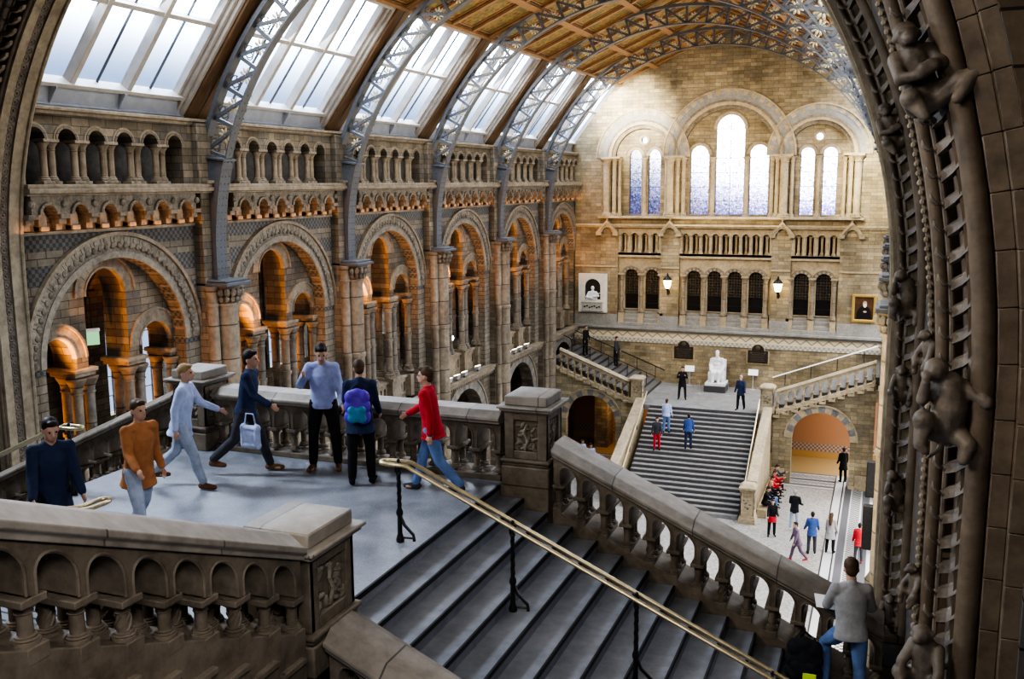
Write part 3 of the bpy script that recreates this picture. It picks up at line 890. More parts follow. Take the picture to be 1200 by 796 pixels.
# ---------------------------------------------------------------- far gable wall
def far_wall():
    mb = MB()
    XW0, XW1 = -14.8, -2.3
    bays = [(-14.75,-12.2),(-11.1,-5.95),(-4.9,-2.35)]
    arches = [(-13.35,1.86,1.4),(-8.50,2.80,1.4),(-3.68,1.86,1.4)]
    out = [(-17.8,ZG),(1,ZG),(1,1.8),(XR-2.75,5.75),(XM,8.7),(-14.8,5.75),(-17.8,1.8)]
    hs = [arch_hole(c,R,-1.95,zs,28) for c,R,zs in arches]+[[(a,-8.42),(b,-8.42),(b,-2.52),(a,-2.52)] for a,b in bays]
    mb.slab(out, hs, 0, -.4, FF, 0)
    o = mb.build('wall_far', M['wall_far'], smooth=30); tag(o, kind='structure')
    # upper windows: recessed wall with lights
    wins = [[(-13.86,.36,1.5,-1.85),(-12.74,.36,1.5,-1.85)],
            [(-10.14,.53,1.5,-1.85),(-8.45,.80,2.9,-1.85),(-6.84,.53,1.5,-1.85)],
            [(-4.26,.38,1.45,-1.85),(-3.08,.38,1.45,-1.85)]]
    r = MB()
    for (c,R,zs), ws in zip(arches, wins):
        h2 = [arch_hole(a,h,zb,z,14) for a,h,z,zb in ws]
        if len(ws) == 2: h2.append([(c+.2*math.cos(2*PI*i/14), 2.38+.2*math.sin(2*PI*i/14)) for i in range(14)])
        r.slab(arch_hole(c,R+.02,-1.97,zs,28), h2, -.4, -.75, FF, 0)
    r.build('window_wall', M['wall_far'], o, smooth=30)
    t = MB()
    for (c,R,zs), ws in zip(arches, wins):
        big = len(ws) == 3
        FQ = FF
        def FF_(u,z,d,e=.018 if big else 0): return FQ(u,z,d+e)
        t.ring(c,zs,R-.22,R,0,PI,30,-.4,-.12,FF_,(2,)); t.ring(c,zs,R-.02,R+.16,0,PI,30,-.2,.06,FF_,(0,))
        t.ring(c,zs,R+.16,R+.27,0,PI,36,-.05,.10,FF_,(2,)); t.ring(c,zs,R+.27,R+.55,0,PI,30,-.02,.03,FF_,(1,))
        t.ring(c,zs,R+.55,R+.80,0,PI,44 if big else 30,-.02,.05,FF_,(0,1)); t.ring(c,zs,R+.80,R+.88,0,PI,40,-.02,.12,FF_,(0,))
        for a,h,z,zb in ws:
            t.ring(a,z,h-.03,h+.14,0,PI,16,-.45,-.34,FF,(0,)); t.ring(a,z,h+.14,h+.2,0,PI,16,-.45,-.30,FF,(2,))
        if not big:
            t.ring(c,2.38,.18,.29,0,2*PI,18,-.45,-.33,FF,(0,))
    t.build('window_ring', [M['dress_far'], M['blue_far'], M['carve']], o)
    # window panes: each its own structure
    # pilasters, columns
    cl = MB()
    def fc(x,d,rr,zb,zt):
        cap = .34; b = .22
        p = col_profile(rr, zt-zb, cap, b); cl.lathe(p,(x,YF-d,zb),12)
    for x, d, rr in ((-15.45,.14,.2),(-15.02,.0,.13),(-14.72,-.12,.1),(-11.98,-.12,.1),(-11.7,.1,.2),(-11.3,.0,.12),(-10.98,-.1,.12),
                     (-6.08,-.1,.12),(-5.8,.0,.12),(-5.42,.1,.22),(-5.02,-.1,.1),(-2.3,-.12,.1),(-1.98,0,.13),(-1.62,.14,.2),
                     (-13.3,-.36,.12),(-9.38,-.36,.13),(-7.5,-.36,.13),(-3.67,-.36,.12)):
        fc(x,d,rr,-1.95,1.35)
    cl.build('column', M['dress_far'], o)
    for x, z, w in ((-13.85,-1.9,1.2),(-3.7,-1.9,1.2)): pass
    s = MB()
    for a, b in ((-15.75,-14.6),(-12.05,-10.85),(-6.2,-4.95),(-2.4,-1.3)): s.box(a,b,YF-.32,YF+.3,1.34,1.46)
    s.box(-15.9,-1.2,YF-.36,YF,-2.08,-1.95); s.box(-17.4,XR,YF-.2,YF,-2.52,-2.40); s.box(-17.4,XR,YF-.12,YF,-2.62,-2.52)
    for a,b in bays:
        # sloping sill below the windows
        s.hexa([(a,YF+.62,-7.42),(b,YF+.62,-7.42),(b,YF+.62,-8.44),(a,YF+.62,-8.44)],[(a,YF+.45,-7.42),(b,YF+.45,-7.42),(b,YF+.0,-8.40),(a,YF+.0,-8.40)],1)
        for k in range(4):
            f = k/4; s.box(a,b,YF+.45-.45*f-.14,YF+.6,-7.48-.98*f-.2,-7.48-.98*f-.02,1)
        s.box(a,b,YF+.05,YF+.3,-4.36,-4.24); s.box(a,b,YF+.12,YF+.3,-4.24,-4.08)
    s.box(-17.4,XR,YF-.30,YF,-8.56,-8.42,1); s.box(-17.4,XR,YF-.18,YF,-8.68,-8.56,1)
    for a,b in ((-17.4,-14.75),(-12.2,-11.1),(-5.95,-4.9),(-2.35,XR)):
        s.box(a,b,YF-.05,YF,-4.97,-4.88); s.box(a,b,YF-.04,YF,-8.42,-7.75,1)
    s.build('string_course', [M['dress_far'], M['blue_far']], o, bevel=.012)
    z = MB(); z.box(-17.4,XR,YF-.04,YF,-9.36,-8.68); z.build('frieze', M['frieze'], o)
    # piers gablets
    g = MB()
    for x in (-15.37,-11.65,-5.4,-1.78):
        for e in (-1,1):
            g.hexa([(x,YF-.34,-2.18),(x,YF,-2.18),(x+e*.62,YF,-2.88),(x+e*.62,YF-.34,-2.88)],[(x,YF-.34,-2.33),(x,YF,-2.33),(x+e*.50,YF,-2.92),(x+e*.50,YF-.34,-2.92)])
            g.box(min(x+e*.36,x+e*.66),max(x+e*.36,x+e*.66),YF-.30,YF,-3.08,-2.88)
        g.slab([(x-.5,-2.88),(x-.28,-2.88)]+arc(x,-2.88,.28,PI,0,10)[1:-1]+[(x+.28,-2.88),(x+.5,-2.88),(x,-2.25)],[], .0,.24,FF,0)
        g.ball((x,YF-.2,-2.12),(.07,.07,.12),0,7,5)
    g.build('gablet', M['dress_far'], o)
    # arcaded balustrade and lower windows
    q = MB(); dk = MB(); gl = MB(); rg = MB()
    lows = [[-13.96,-12.74],[-10.28,-9.1,-7.96,-6.78],[-4.32,-3.13]]
    cme = strip(column_mesh(.075,1.05,.2,.16,10).build('column', M['dress_far']))
    wme = strip(column_mesh(.12,2.25,.3,.25,12).build('column', M['shaft']))
    for (a,b), ws in zip(bays, lows):
        nn = 4 if b-a < 3 else 9
        pit = (b-a-.1)/nn
        cs = [a+.05+pit*(i+.5) for i in range(nn)]
        q.slab([(a,-4.3),(b,-4.3),(b,-2.5),(a,-2.5)], [arch_hole(c,.185,-4.08,-3.12,10) for c in cs], -.12, -.40, FF, 0)
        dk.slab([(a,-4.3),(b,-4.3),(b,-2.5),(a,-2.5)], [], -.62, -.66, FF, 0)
        for c in cs:
            q.ring(c,-3.12,.185,.245,0,PI,9,-.14,-.08,FF,(0,))
            part('column', cme, o, (c, YF+.45, -4.08))
        for i in range(nn+1): part('column', cme, o, (a+.05+pit*i, YF+.1, -4.08))
        q.slab([(a,-7.45),(b,-7.45),(b,-4.3),(a,-4.3)], [arch_hole(c,.41,-7.42,-5.46,14) for c in ws], -.25, -.55, FF, 0)
        for c in ws:
            rg.ring(c,-5.46,.41,.55,0,PI,13,-.27,-.17,FF,(0,1)); rg.ring(c,-5.46,.55,.62,0,PI,16,-.27,-.10,FF,(3,))
            gl.slab(arch_hole(c,.41,-7.42,-5.46,12), [], -.5, -.51, FF)
            for k in range(4): rg.box(c-.41,c+.41,YF+.46,YF+.50,-7.1+k*.55,-7.07+k*.55,2)
            rg.box(c-.015,c+.015,YF+.46,YF+.50,-6.55,-5.1,2)
        xs = [ws[0]-.58]+[(ws[i]+ws[i+1])/2 for i in range(len(ws)-1)]+[ws[-1]+.58]
        for x in xs:
            part('column', wme, o, (x, YF+.14, -7.62))
            q.box(x-.16,x+.16,YF-.0,YF+.4,-8.25,-7.62); q.box(x-.19,x+.19,YF-.02,YF+.3,-5.40,-5.3)
    q.build('arcade', M['dress_far'], o, smooth=30); rg.build('arch_ring', [M['dress_far'], M['blue'], M['black_iron'], M['shaft']], o)
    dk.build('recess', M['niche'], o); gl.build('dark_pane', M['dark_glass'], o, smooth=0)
    k = 12
    for ws, (c,R,zs) in zip(wins, arches):
        for a,h,zt,zb in ws:
            k += 1
            w = MB(); w.slab(arch_hole(a,h,zb,zt,14), [], -.6, -.61, FF)
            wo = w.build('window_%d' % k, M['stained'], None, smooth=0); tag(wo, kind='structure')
            f = MB()
            z = zb+.75
            while z < zt+h*.7: f.box(a-h,a+h,YF+.57,YF+.59,z-.014,z+.014); z += .8
            if h > .6: f.box(a-.014,a+.014,YF+.57,YF+.59,zb,zt+h)
            f.box(a-h,a-h+.03,YF+.56,YF+.60,zb,zt); f.box(a+h-.03,a+h,YF+.56,YF+.60,zb,zt)
            f.build('glazing_bar', M['black_iron'], wo)
        if len(ws) == 2:
            k += 1
            w = MB(); w.slab([(c+.2*math.cos(2*PI*i/14), 2.38+.2*math.sin(2*PI*i/14)) for i in range(14)], [], -.6,-.61,FF)
            tag(w.build('window_%d' % k, M['stained'], None, smooth=0), kind='structure')
    return o
far_wall()
# ------------------------------------------------------------------ figures: soft bodies grown from tapered limbs
def remesh(mb, voxel, mat, name, parent=None, it=3, inflate=0):
    o = mb.build(name, mat, None, smooth=0)
    md = o.modifiers.new('r', 'REMESH'); md.mode = 'VOXEL'; md.voxel_size = voxel; md.use_smooth_shade = True
    dg = bpy.context.evaluated_depsgraph_get()
    me = bpy.data.meshes.new_from_object(o.evaluated_get(dg))
    old = o.data; o.modifiers.clear(); o.data = me; bpy.data.meshes.remove(old)
    bm = bmesh.new(); bm.from_mesh(me)
    for _ in range(it): bmesh.ops.smooth_vert(bm, verts=bm.verts, factor=.5, use_axis_x=True, use_axis_y=True, use_axis_z=True)
    bm.to_mesh(me); bm.free()
    me.polygons.foreach_set('use_smooth', [True]*len(me.polygons))
    if not me.materials: me.materials.append(mat)
    if parent: o.parent = parent
    return o
def limb(mb, pts, rs, n=10):
    """tapered limb with rounded joints"""
    mb.tube(pts, rs, n)
    for p, r in zip(pts, rs): mb.ball(p, r, 0, n, 6)
def cloth(name, col, rough=.85):
    if name in M: return M[name]
    M[name] = plain(name, col, rough, 0, .2, .18, 9); return M[name]
SKIN = plain('skin', (.46,.28,.20), .55, 0, .3, .06, 6)
HAIRS = {'dark': plain('dark_hair', (.018,.013,.010), .6), 'brown': plain('brown_hair', (.075,.042,.022), .6), 'grey': plain('grey_hair', (.28,.27,.26), .6), 'fair': plain('fair_hair', (.30,.20,.10), .6)}
EYE = plain('eye', (.03,.025,.02), .2)
def D(a, b, s=1):
    return Vector((s*math.sin(b), -math.sin(a)*math.cos(b), -math.cos(a)*math.cos(b)))
def person(label, loc, rz, top, legs_m, shoe_m=None, hair='dark', h=1.74, voxel=.026, group='visitors in the hall',
           L=((2,4,4),(-3,4,4)), A=((6,9,12),(6,9,12)), lean=3, look=(0,0), coat=0, top_name='jacket', legs_name='trousers',
           seat=None, long_hair=False, fingers=False, fem=False, inward=(0,0), sink=0):
    """L: per side (thigh flex, spread, knee flex); A: per side (arm flex, spread, elbow flex); front is local -y"""
    k = h/1.74
    ln = rad(lean)
    P = Vector((0,0,.93))
    def T(x, y, z):      # torso point, leaning forward from the pelvis
        z -= .93
        return P+Vector((x, y*math.cos(ln)-z*math.sin(ln), z*math.cos(ln)+y*math.sin(ln)))
    sw = .155 if fem else .172
    legs = []
    for s, (a, b, kn) in zip((-1,1), L):
        hip = Vector((s*.092,0,.92)); kne = hip+.435*D(rad(a),rad(b),s); ank = kne+.425*D(rad(a-kn),rad(b*.4),s)
        fa = rad(a-kn)*.5 if seat is None else 0
        legs.append((hip,kne,ank,s))
    arms = []
    for i, (s, (a, b, e)) in enumerate(zip((-1,1), A)):
        sh = T(s*sw,0,1.425); el = sh+.285*D(rad(a)+ln*.3,rad(b),s)
        ib = rad(b-inward[i])
        wr = el+.25*D(rad(a+e),ib,s); hd = D(rad(a+e),ib,s)
        arms.append((sh,el,wr,hd,s))
    low = min(l[2].z for l in legs)-.099
    off = Vector((0,0,-low)) if seat is None else Vector((0,0,seat/k-.93+.10))
    R = Matrix.Rotation(rad(look[0]),3,'Z') @ Matrix.Rotation(rad(look[1]),3,'X')
    hc = T(0,-.015,1.50)
    def Hd(x,y,z): return hc+R@Vector((x,y,z))
    root = None
    def S(v): return (Vector(v)+off)*k
    def SL(ps): return [S(p) for p in ps]
    # ---- body (one continuous skin)
    b = MB()
    b.ball(S(Hd(0,.012,.155)),(.078*k,.095*k,.105*k),0,14,10,R); b.ball(S(Hd(0,-.03,.085)),(.058*k,.062*k,.068*k),0,12,8,R)
    b.ball(S(Hd(0,-.055,.045)),(.03*k,.028*k,.024*k),0,8,6,R)
    limb(b, SL([Hd(0,-.088,.15),Hd(0,-.108,.108)]), [.012*k,.018*k],8)
    for s in (-1,1):
        b.ball(S(Hd(s*.08,.02,.125)),(.012*k,.022*k,.034*k),0,8,6,R); b.ball(S(Hd(s*.035,-.078,.165)),(.026*k,.014*k,.012*k),0,8,5,R)
    b.ball(S(Hd(0,-.09,.068)),(.024*k,.012*k,.010*k),0,8,5,R)
    limb(b, SL([T(0,.01,1.40),Hd(0,.015,.09)]), [.062*k,.055*k])
    limb(b, SL([T(0,.015,1.33),T(0,.015,1.15),T(0,.01,.98)]), [.075*k,.07*k,.075*k])
    for hip,kne,ank,s in legs:
        limb(b, SL([hip,kne,ank]), [.06*k,.042*k,.034*k])
        limb(b, SL([ank+Vector((0,.02,-.045)),ank+Vector((0,-.13,-.062))]), [.034*k,.026*k])
    for sh,el,wr,hd,s in arms:
        limb(b, SL([T(s*.06,0,1.38),sh,el,wr]), [.045*k,.034*k,.030*k,.026*k])
        sd = Vector((0,1,0)).cross(hd); sd = sd.normalized() if sd.length > .1 else Vector((1,0,0))
        nr = hd.cross(sd)
        pc = wr+hd*.055
        b.ball(S(pc),(.03*k,.03*k,.03*k),0,8,6); b.ball(S(wr+hd*.085),(.028*k,.028*k,.03*k),0,8,6)
        fl = ((-.030,.062),(-.010,.075),(.010,.070),(.029,.055))
        for w_, l_ in fl:
            q = wr+hd*.09+nr*w_*.95
            limb(b, SL([q, q+hd*l_*.55+sd*.006*s, q+hd*l_*.9+sd*.03*s]), [.0105*k,.0098*k,.0085*k],7)
        q = wr+hd*.03
        limb(b, SL([q-nr*.02, q+hd*.035-nr*.05, q+hd*.065-nr*.055]), [.014*k,.012*k,.010*k],7)
    name = 'person'
    root = remesh(b, voxel, SKIN, name, None, 2)
    root.location = loc; root.rotation_euler = (0,0,rad(rz))
    tag(root, label, 'person', group)
    # ---- upper garment
    g = MB()
    hem = .93 if not coat else .93-coat
    ch = .155 if fem else .17
    rings = [(.845,.192,.142,.008),(.90,.196,.146,.008),(.98,.178,.128,.005),(1.08,ch*.98,.120,.0),(1.20,ch*1.06,.126,-.006),(1.31,ch*1.10,.122,-.004),(1.385,ch*.98,.102,.004),(1.44,ch*.62,.082,.010)]
    if coat: rings = [(.845-coat,.205+coat*.12,.165+coat*.25,.004)]+rings
    vs = []; nn = 18
    for z, rx, ry, y in rings:
        for q_ in range(nn):
            a_ = 2*PI*q_/nn; vs.append(S(T(rx*math.cos(a_), y+ry*math.sin(a_), z)))
    fs = [(r_*nn+q_, r_*nn+(q_+1) % nn, (r_+1)*nn+(q_+1) % nn, (r_+1)*nn+q_) for r_ in range(len(rings)-1) for q_ in range(nn)]
    fs += [tuple(reversed(range(nn))), tuple((len(rings)-1)*nn+q_ for q_ in range(nn))]
    g.add(vs, fs)
    if coat:
        mh = sum(((l[0]+l[1])/2 for l in legs), Vector())/2
        g.ball(S(Vector((mh.x,mh.y*.6,.86))),(.19*k,.135*k,.16*k),0,14,8)
        if coat > .18: g.ball(S(Vector((mh.x,mh.y,.75))),(.2*k,.145*k,.15*k),0,14,8)
    for sh,el,wr,hd,s in arms:
        limb(g, SL([T(s*.06,.0,1.425),sh-Vector((0,0,.012)),el,wr+hd*.0]), [.075*k,.074*k,.060*k,.047*k])
    limb(g, SL([T(0,.012,1.42),T(0,.012,1.475)]), [.082*k,.066*k])
    remesh(g, voxel*1.0, top, top_name, root, 1)
    # ---- lower garment
    t = MB()
    t.ball(S((0,.01,.95)),(.158*k,.115*k,.11*k),0,14,8)
    for hip,kne,ank,s in legs:
        limb(t, SL([hip,(hip+kne)/2,kne,(kne+ank)/2+Vector((0,.012,0)),ank+Vector((0,0,.02))]), [.104*k,.094*k,.074*k,.070*k,.060*k])
    remesh(t, voxel*1.0, legs_m, legs_name, root, 1)
    # ---- shoes
    sm = shoe_m or M['black_plastic']
    for hip,kne,ank,s in legs:
        q = MB()
        fd = Vector((s*.22,-1,0)).normalized()
        limb(q, SL([ank+Vector((0,.03,-.045)),ank+fd*.09+Vector((0,0,-.052)),ank+fd*.17+Vector((0,0,-.06))]), [.046*k,.044*k,.034*k])
        q.ball(S(ank+Vector((0,0,-.01))),(.046*k,.05*k,.05*k))
        remesh(q, min(voxel,.02), sm, 'shoe', root, 1)
    # ---- hair
    hr = MB()
    hr.ball(S(Hd(0,.026,.178)),(.086*k,.098*k,.098*k),0,14,9,R); hr.ball(S(Hd(0,.06,.115)),(.07*k,.055*k,.07*k),0,12,8,R)
    hr.ball(S(Hd(0,-.05,.235)),(.055*k,.045*k,.028*k),0,10,6,R)
    if long_hair:
        limb(hr, SL([Hd(0,.07,.12),T(0,.10,1.42),T(0,.115,1.28)]), [.08*k,.085*k,.06*k])
    remesh(hr, min(voxel,.018), HAIRS[hair], 'hair', root, 1)
    if fingers:
        for s in (-1,1):
            e = MB(); e.ball(S(Hd(s*.033,-.083,.148)),.0105*k); e.build('eye', EYE, root)
    return root
# ------------------------------------------------------------------ carved monkeys
def monkey_mesh(kind):
    """front is local -y, z up along the arch, about .95 tall"""
    b = MB()
    if kind == 'crouch':      # knees drawn up to one side, arms folded, head turned
        b.ball((0,0,.20),(.16,.17,.17)); limb(b,[(0,0,.22),(-.02,-.02,.42),(-.02,-.04,.60)],[.17,.165,.15])
        b.ball((-.04,-.12,.80),(.105,.12,.12)); b.ball((-.05,-.22,.76),(.065,.07,.06)); b.ball((-.05,-.19,.85),(.10,.05,.03))
        b.ball((-.04,-.05,.86),(.115,.12,.09))
        for s in (-1,1): b.ball((-.04+s*.115,-.09,.80),(.03,.03,.045))
        limb(b,[(.09,-.03,.16),(.30,-.16,.26),(.42,-.2,.27),(.30,-.26,.16),(.22,-.28,.10)],[.12,.11,.085,.07,.06])
        limb(b,[(-.08,-.02,.14),(-.16,-.20,.22),(-.08,-.26,.02)],[.12,.10,.06])
        limb(b,[(-.17,-.04,.62),(-.20,-.18,.42),(-.05,-.28,.40),(.10,-.28,.44)],[.085,.07,.055,.05])
        limb(b,[(.13,-.04,.62),(.20,-.16,.46),(.06,-.27,.47)],[.085,.07,.055])
        b.ball((.0,-.27,.46),(.08,.06,.05))
    elif kind == 'climb':     # seen from behind, one arm reaching up
        b.ball((0,0,.18),(.17,.15,.17)); limb(b,[(0,0,.2),(.02,-.06,.42),(0,-.05,.62)],[.17,.18,.16])
        b.ball((-.13,-.12,.80),(.12,.13,.12)); b.ball((-.21,-.2,.74),(.06,.07,.06))
        limb(b,[(.12,-.03,.62),(.33,-.14,.50),(.30,-.05,.72),(.22,0,.86)],[.09,.075,.06,.06])
        limb(b,[(-.14,-.04,.60),(-.24,-.18,.50),(-.22,-.26,.68)],[.085,.065,.05])
        limb(b,[(-.1,-.04,.16),(-.22,-.2,.30),(-.24,-.22,.05),(-.2,-.24,.0)],[.12,.11,.07,.05])
        limb(b,[(.1,-.04,.14),(.2,-.16,.06),(.16,-.2,-.08)],[.12,.09,.06])
        limb(b,[(0,.05,.1),(-.06,-.1,-.02),(-.16,-.14,-.1)],[.04,.03,.02])
    else:                      # sitting upright looking down, hands on feet
        b.ball((0,0,.18),(.19,.17,.18)); limb(b,[(0,0,.2),(0,-.04,.42),(0,-.07,.58)],[.17,.15,.13])
        b.ball((-.02,-.15,.76),(.12,.13,.12)); b.ball((-.03,-.26,.72),(.06,.06,.055))
        for s in (-1,1):
            limb(b,[(s*.1,-.02,.14),(s*.22,-.22,.24),(s*.16,-.28,.0)],[.12,.10,.06])
            limb(b,[(s*.14,-.06,.58),(s*.22,-.2,.36),(s*.16,-.3,.12)],[.08,.065,.05])
            b.ball((-.02+s*.12,-.13,.78),(.03,.03,.04))
        limb(b,[(.1,.0,.05),(.25,-.12,.0),(.3,-.2,-.12)],[.045,.035,.02])
    o = remesh(b, .018, M['arch_carve'], 'carved_monkey', None, 2)
    return strip(o)
# ------------------------------------------------------------------ the great arch framing the view, darkened in colour for low light
ZS_A = -1.7
def arch_order(mb, r0, r1, y0, y1, mat=0, zb=ZG, n=64, sides=(1,-1), xc=XC):
    def P(r, t, y): return (xc+r*math.cos(t), y, ZS_A+r*math.sin(t))
    for i in range(n):
        a, b = PI*i/n, PI*(i+1)/n
        mb.hexa([P(r0,a,y0),P(r1,a,y0),P(r1,b,y0),P(r0,b,y0)],[P(r0,a,y1),P(r1,a,y1),P(r1,b,y1),P(r0,b,y1)],mat)
    for s in sides:
        x0, x1 = sorted((xc+s*r0, xc+s*r1)); mb.box(x0,x1,y0,y1,zb,ZS_A,mat)
def arch_pt(r, t, y):
    """t degrees from the right springing; below 0 runs straight down the jamb (metres)"""
    if t < 0: return Vector((XC+r, y, ZS_A+t)), 0.0
    if t > 180: return Vector((XC-r, y, ZS_A-(t-180))), PI
    a = rad(t); return Vector((XC+r*math.cos(a), y, ZS_A+r*math.sin(a))), a
def arch_tube(mb, r, y, rad_, mat=0, zb=ZG, n=8):
    pts = [(XC+r,y,zb)]+[(XC+r,y,z) for z in (-8,-6,-4,-3)]+[(XC+r*math.cos(PI*i/64),y,ZS_A+r*math.sin(PI*i/64)) for i in range(65)]+[(XC-r,y,z) for z in (-3,-4,-6,-8,zb)]
    mb.tube(pts, rad_, n, mat)
mb = MB()
# broad soffit between the two orders; jambs left open for the side flights
def P_(r,t,y): return (XC+r*math.cos(t), y, ZS_A+r*math.sin(t))
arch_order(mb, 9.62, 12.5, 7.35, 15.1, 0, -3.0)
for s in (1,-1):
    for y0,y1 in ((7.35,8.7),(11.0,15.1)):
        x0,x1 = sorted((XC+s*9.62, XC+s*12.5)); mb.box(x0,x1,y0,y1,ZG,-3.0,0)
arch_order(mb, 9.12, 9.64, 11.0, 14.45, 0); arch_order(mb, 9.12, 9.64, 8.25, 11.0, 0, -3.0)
south = mb.build('trim_1', M['arch'], smooth=25); tag(south, kind='structure')  # structural wall and arch masonry of the south end
a = MB()
arch_order(a, 8.70, 9.3, 15.2, 15.5, 0); arch_order(a, 8.70, 9.3, 14.78, 14.98, 0); arch_order(a, 8.74, 9.3, 14.98, 15.2, 1)
arch_tube(a, 8.70, 15.5, .05, 0)
arch_order(a, 9.04, 9.4, 14.40, 14.78, 1)
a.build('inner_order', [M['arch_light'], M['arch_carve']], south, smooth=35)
a = MB()
arch_tube(a, 9.09, 14.36, .085); arch_tube(a, 8.80, 14.76, .05)
arch_order(a, 9.16, 9.4, 14.2, 14.4, 0)
arch_tube(a, 8.985, 8.33, .035); arch_tube(a, 9.04, 8.16, .055)
arch_order(a, 9.19, 9.6, 7.70, 8.25, 0)
arch_tube(a, 9.29, 7.62, .085)
a.build('roll_moulding', M['arch_trim'], south, smooth=50)
# voussoirs of the outer face: stepped stones with open joints
v = MB()
def vous(r0, r1, y0, y1, step, mats, off=0):
    nn = int(9.4*PI/step)
    for i in range(nn):
        t0, t1 = PI*i/nn, PI*(i+1)/nn; g = .0022/r0
        v.hexa([P_(r0,t0+g,y0),P_(r1,t0+g,y0),P_(r1,t1-g,y0),P_(r0,t1-g,y0)],[P_(r0,t0+g,y1),P_(r1,t0+g,y1),P_(r1,t1-g,y1),P_(r0,t1-g,y1)],mats[(i+off)%len(mats)])
    for s in (1,-1):
        z = ZS_A; i = off
        while z > -7.5:
            x0,x1 = sorted((XC+s*r0,XC+s*r1)); v.box(x0,x1,y0,y1,z-step+.0025,z-.0025,mats[i%len(mats)]); z -= step; i += 1
vous(9.37,9.50,7.52,8.2,.40,(0,0)); vous(9.50,9.74,7.42,8.2,.40,(0,0)); vous(9.74,10.35,7.36,8.2,.56,(1,0),0)
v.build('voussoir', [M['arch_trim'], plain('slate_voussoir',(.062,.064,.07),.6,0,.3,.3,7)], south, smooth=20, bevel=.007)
# scroll band on the soffit and bead row
sc = MB()
for k in range(150):
    t = 90+ k*(90/75.0)*1.0
    if t > 180: t = 180+(t-180)*.157
    if t > 187: break
    p, an = arch_pt(8.74, t, 15.09)
    rx = Vector((math.cos(an),0,math.sin(an))); tg = Vector((-math.sin(an),0,math.cos(an)))
    pts = [p+(tg*math.cos(q)+Vector((0,1,0))*math.sin(q))*.075 for q in [2*PI*j/8 for j in range(8)]]
    sc.tube(pts,.018,5,closed=True); sc.ball(p,.03,0,6,4)
sc.build('scroll_band', M['arch_carve'], south)
bd = MB()
for k in range(130):
    t = -5.5+k*.075
    if t > 0: t = t/9.0*57.3
    p, an = arch_pt(8.955, t, 8.28); bd.ball(p,.024,0,6,4)
bd.build('bead_row', M['arch_light'], south)
# leafy crockets
def crocket():
    m = MB()
    m.tube([(0,-.02,-.13),(0,-.03,.13)],.026,7); m.ball((0,-.045,-.075),(.042,.04,.028),0,8,5)
    # broad bracket-like leaf to one side, flared and turned up at its end
    q = [(.0,-.02,-.15),(.0,-.075,-.13),(.0,-.075,-.04),(.0,-.02,-.03)]
    r = [(.10,-.03,-.115),(.10,-.16,-.075),(.10,-.12,.0),(.10,-.03,.02)]
    u = [(.19,-.03,-.03),(.19,-.18,.0),(.19,-.145,.085),(.19,-.03,.10)]
    v = [(.245,-.03,.075),(.24,-.14,.085),(.225,-.12,.15),(.235,-.03,.155)]
    for a_, b_ in ((q,r),(r,u),(u,v)): m.hexa(a_,b_)
    # small cupped leaf to the other side
    m.tube([(-.01,-.04,-.08),(-.06,-.075,-.07),(-.095,-.085,-.02),(-.10,-.07,.03)],[.022,.036,.036,.014],7,flat=.6)
    return strip(m.build('crocket', M['arch_carve'], bevel=0, smooth=50, weld=True))
ME_CRO = crocket()
def put_crockets(r, y, step, t0, t1, sc, turn):
    s = t0; n = 0
    while s < t1 and n < 60:
        t = s if s < 0 else math.degrees(s/r)
        p, an = arch_pt(r, t, y)
        o = part('crocket', ME_CRO, south, p, 0, (sc,sc,sc)); o.rotation_euler = (0,-an,turn) if False else (Matrix.Rotation(-an,3,'Y')@Matrix.Rotation(turn,3,'Z')).to_euler()
        s += step; n += 1
put_crockets(8.90, 14.56, .25, -5.2, 5.8, .95, -.2)
put_crockets(9.09, 7.84, .20, -5.0, 4.2, .80, -.12)
s = 0
for k in range(20):
    t = 180-25-k*1.68; p, an = arch_pt(8.93, t, 14.56)
    o = part('crocket', ME_CRO, south, p, 0, (1,1,1)); o.rotation_euler = (Matrix.Rotation(PI-an,3,'Y')@Matrix.Rotation(.35,3,'Z')).to_euler()
# plain base under the inner order
bm_ = MB(); bm_.box(XC+8.72,XC+9.4,14.25,15.1,ZG,-6.55); bm_.box(XC-9.4,XC-8.72,14.25,15.1,ZG,-6.55)
bm_.build('arch_base', M['arch'], south, bevel=.02)
# side walls and vault closing the porch behind the viewer
mb = MB()
mb.box(3.8,4.3,-6,7.5,ZG,11); tag(mb.build('wall_porch', M['arch']), kind='structure')
mb = MB(); mb.box(-22.3,-21.8,-6,14.2,ZG,11); tag(mb.build('wall_porch', M['arch']), kind='structure')
mb = MB(); mb.box(-22.3,4.3,-6.4,-6,ZG,11); tag(mb.build('wall_porch', M['arch']), kind='structure')
mb = MB(); mb.box(-22.3,4.3,-6.4,15.1,10.6,11); tag(mb.build('ceiling_porch', M['wood']), kind='structure')
# flat wall either side of the arch curve (fills between the orders and the roof)
mb = MB()
outl = [(-22.3,ZG),(XC-12.3,ZG),(XC-12.3,ZS_A)]+[(XC+12.3*math.cos(PI-PI*i/40),ZS_A+12.3*math.sin(PI*i/40)) for i in range(1,40)]+[(XC+12.3,ZS_A),(XC+12.3,ZG),(4.3,ZG),(4.3,11),(-22.3,11)]
mb.slab(outl, [], 14.2, 15.1, FA, 0); tag(mb.build('wall_porch', M['arch'], smooth=20), kind='structure')

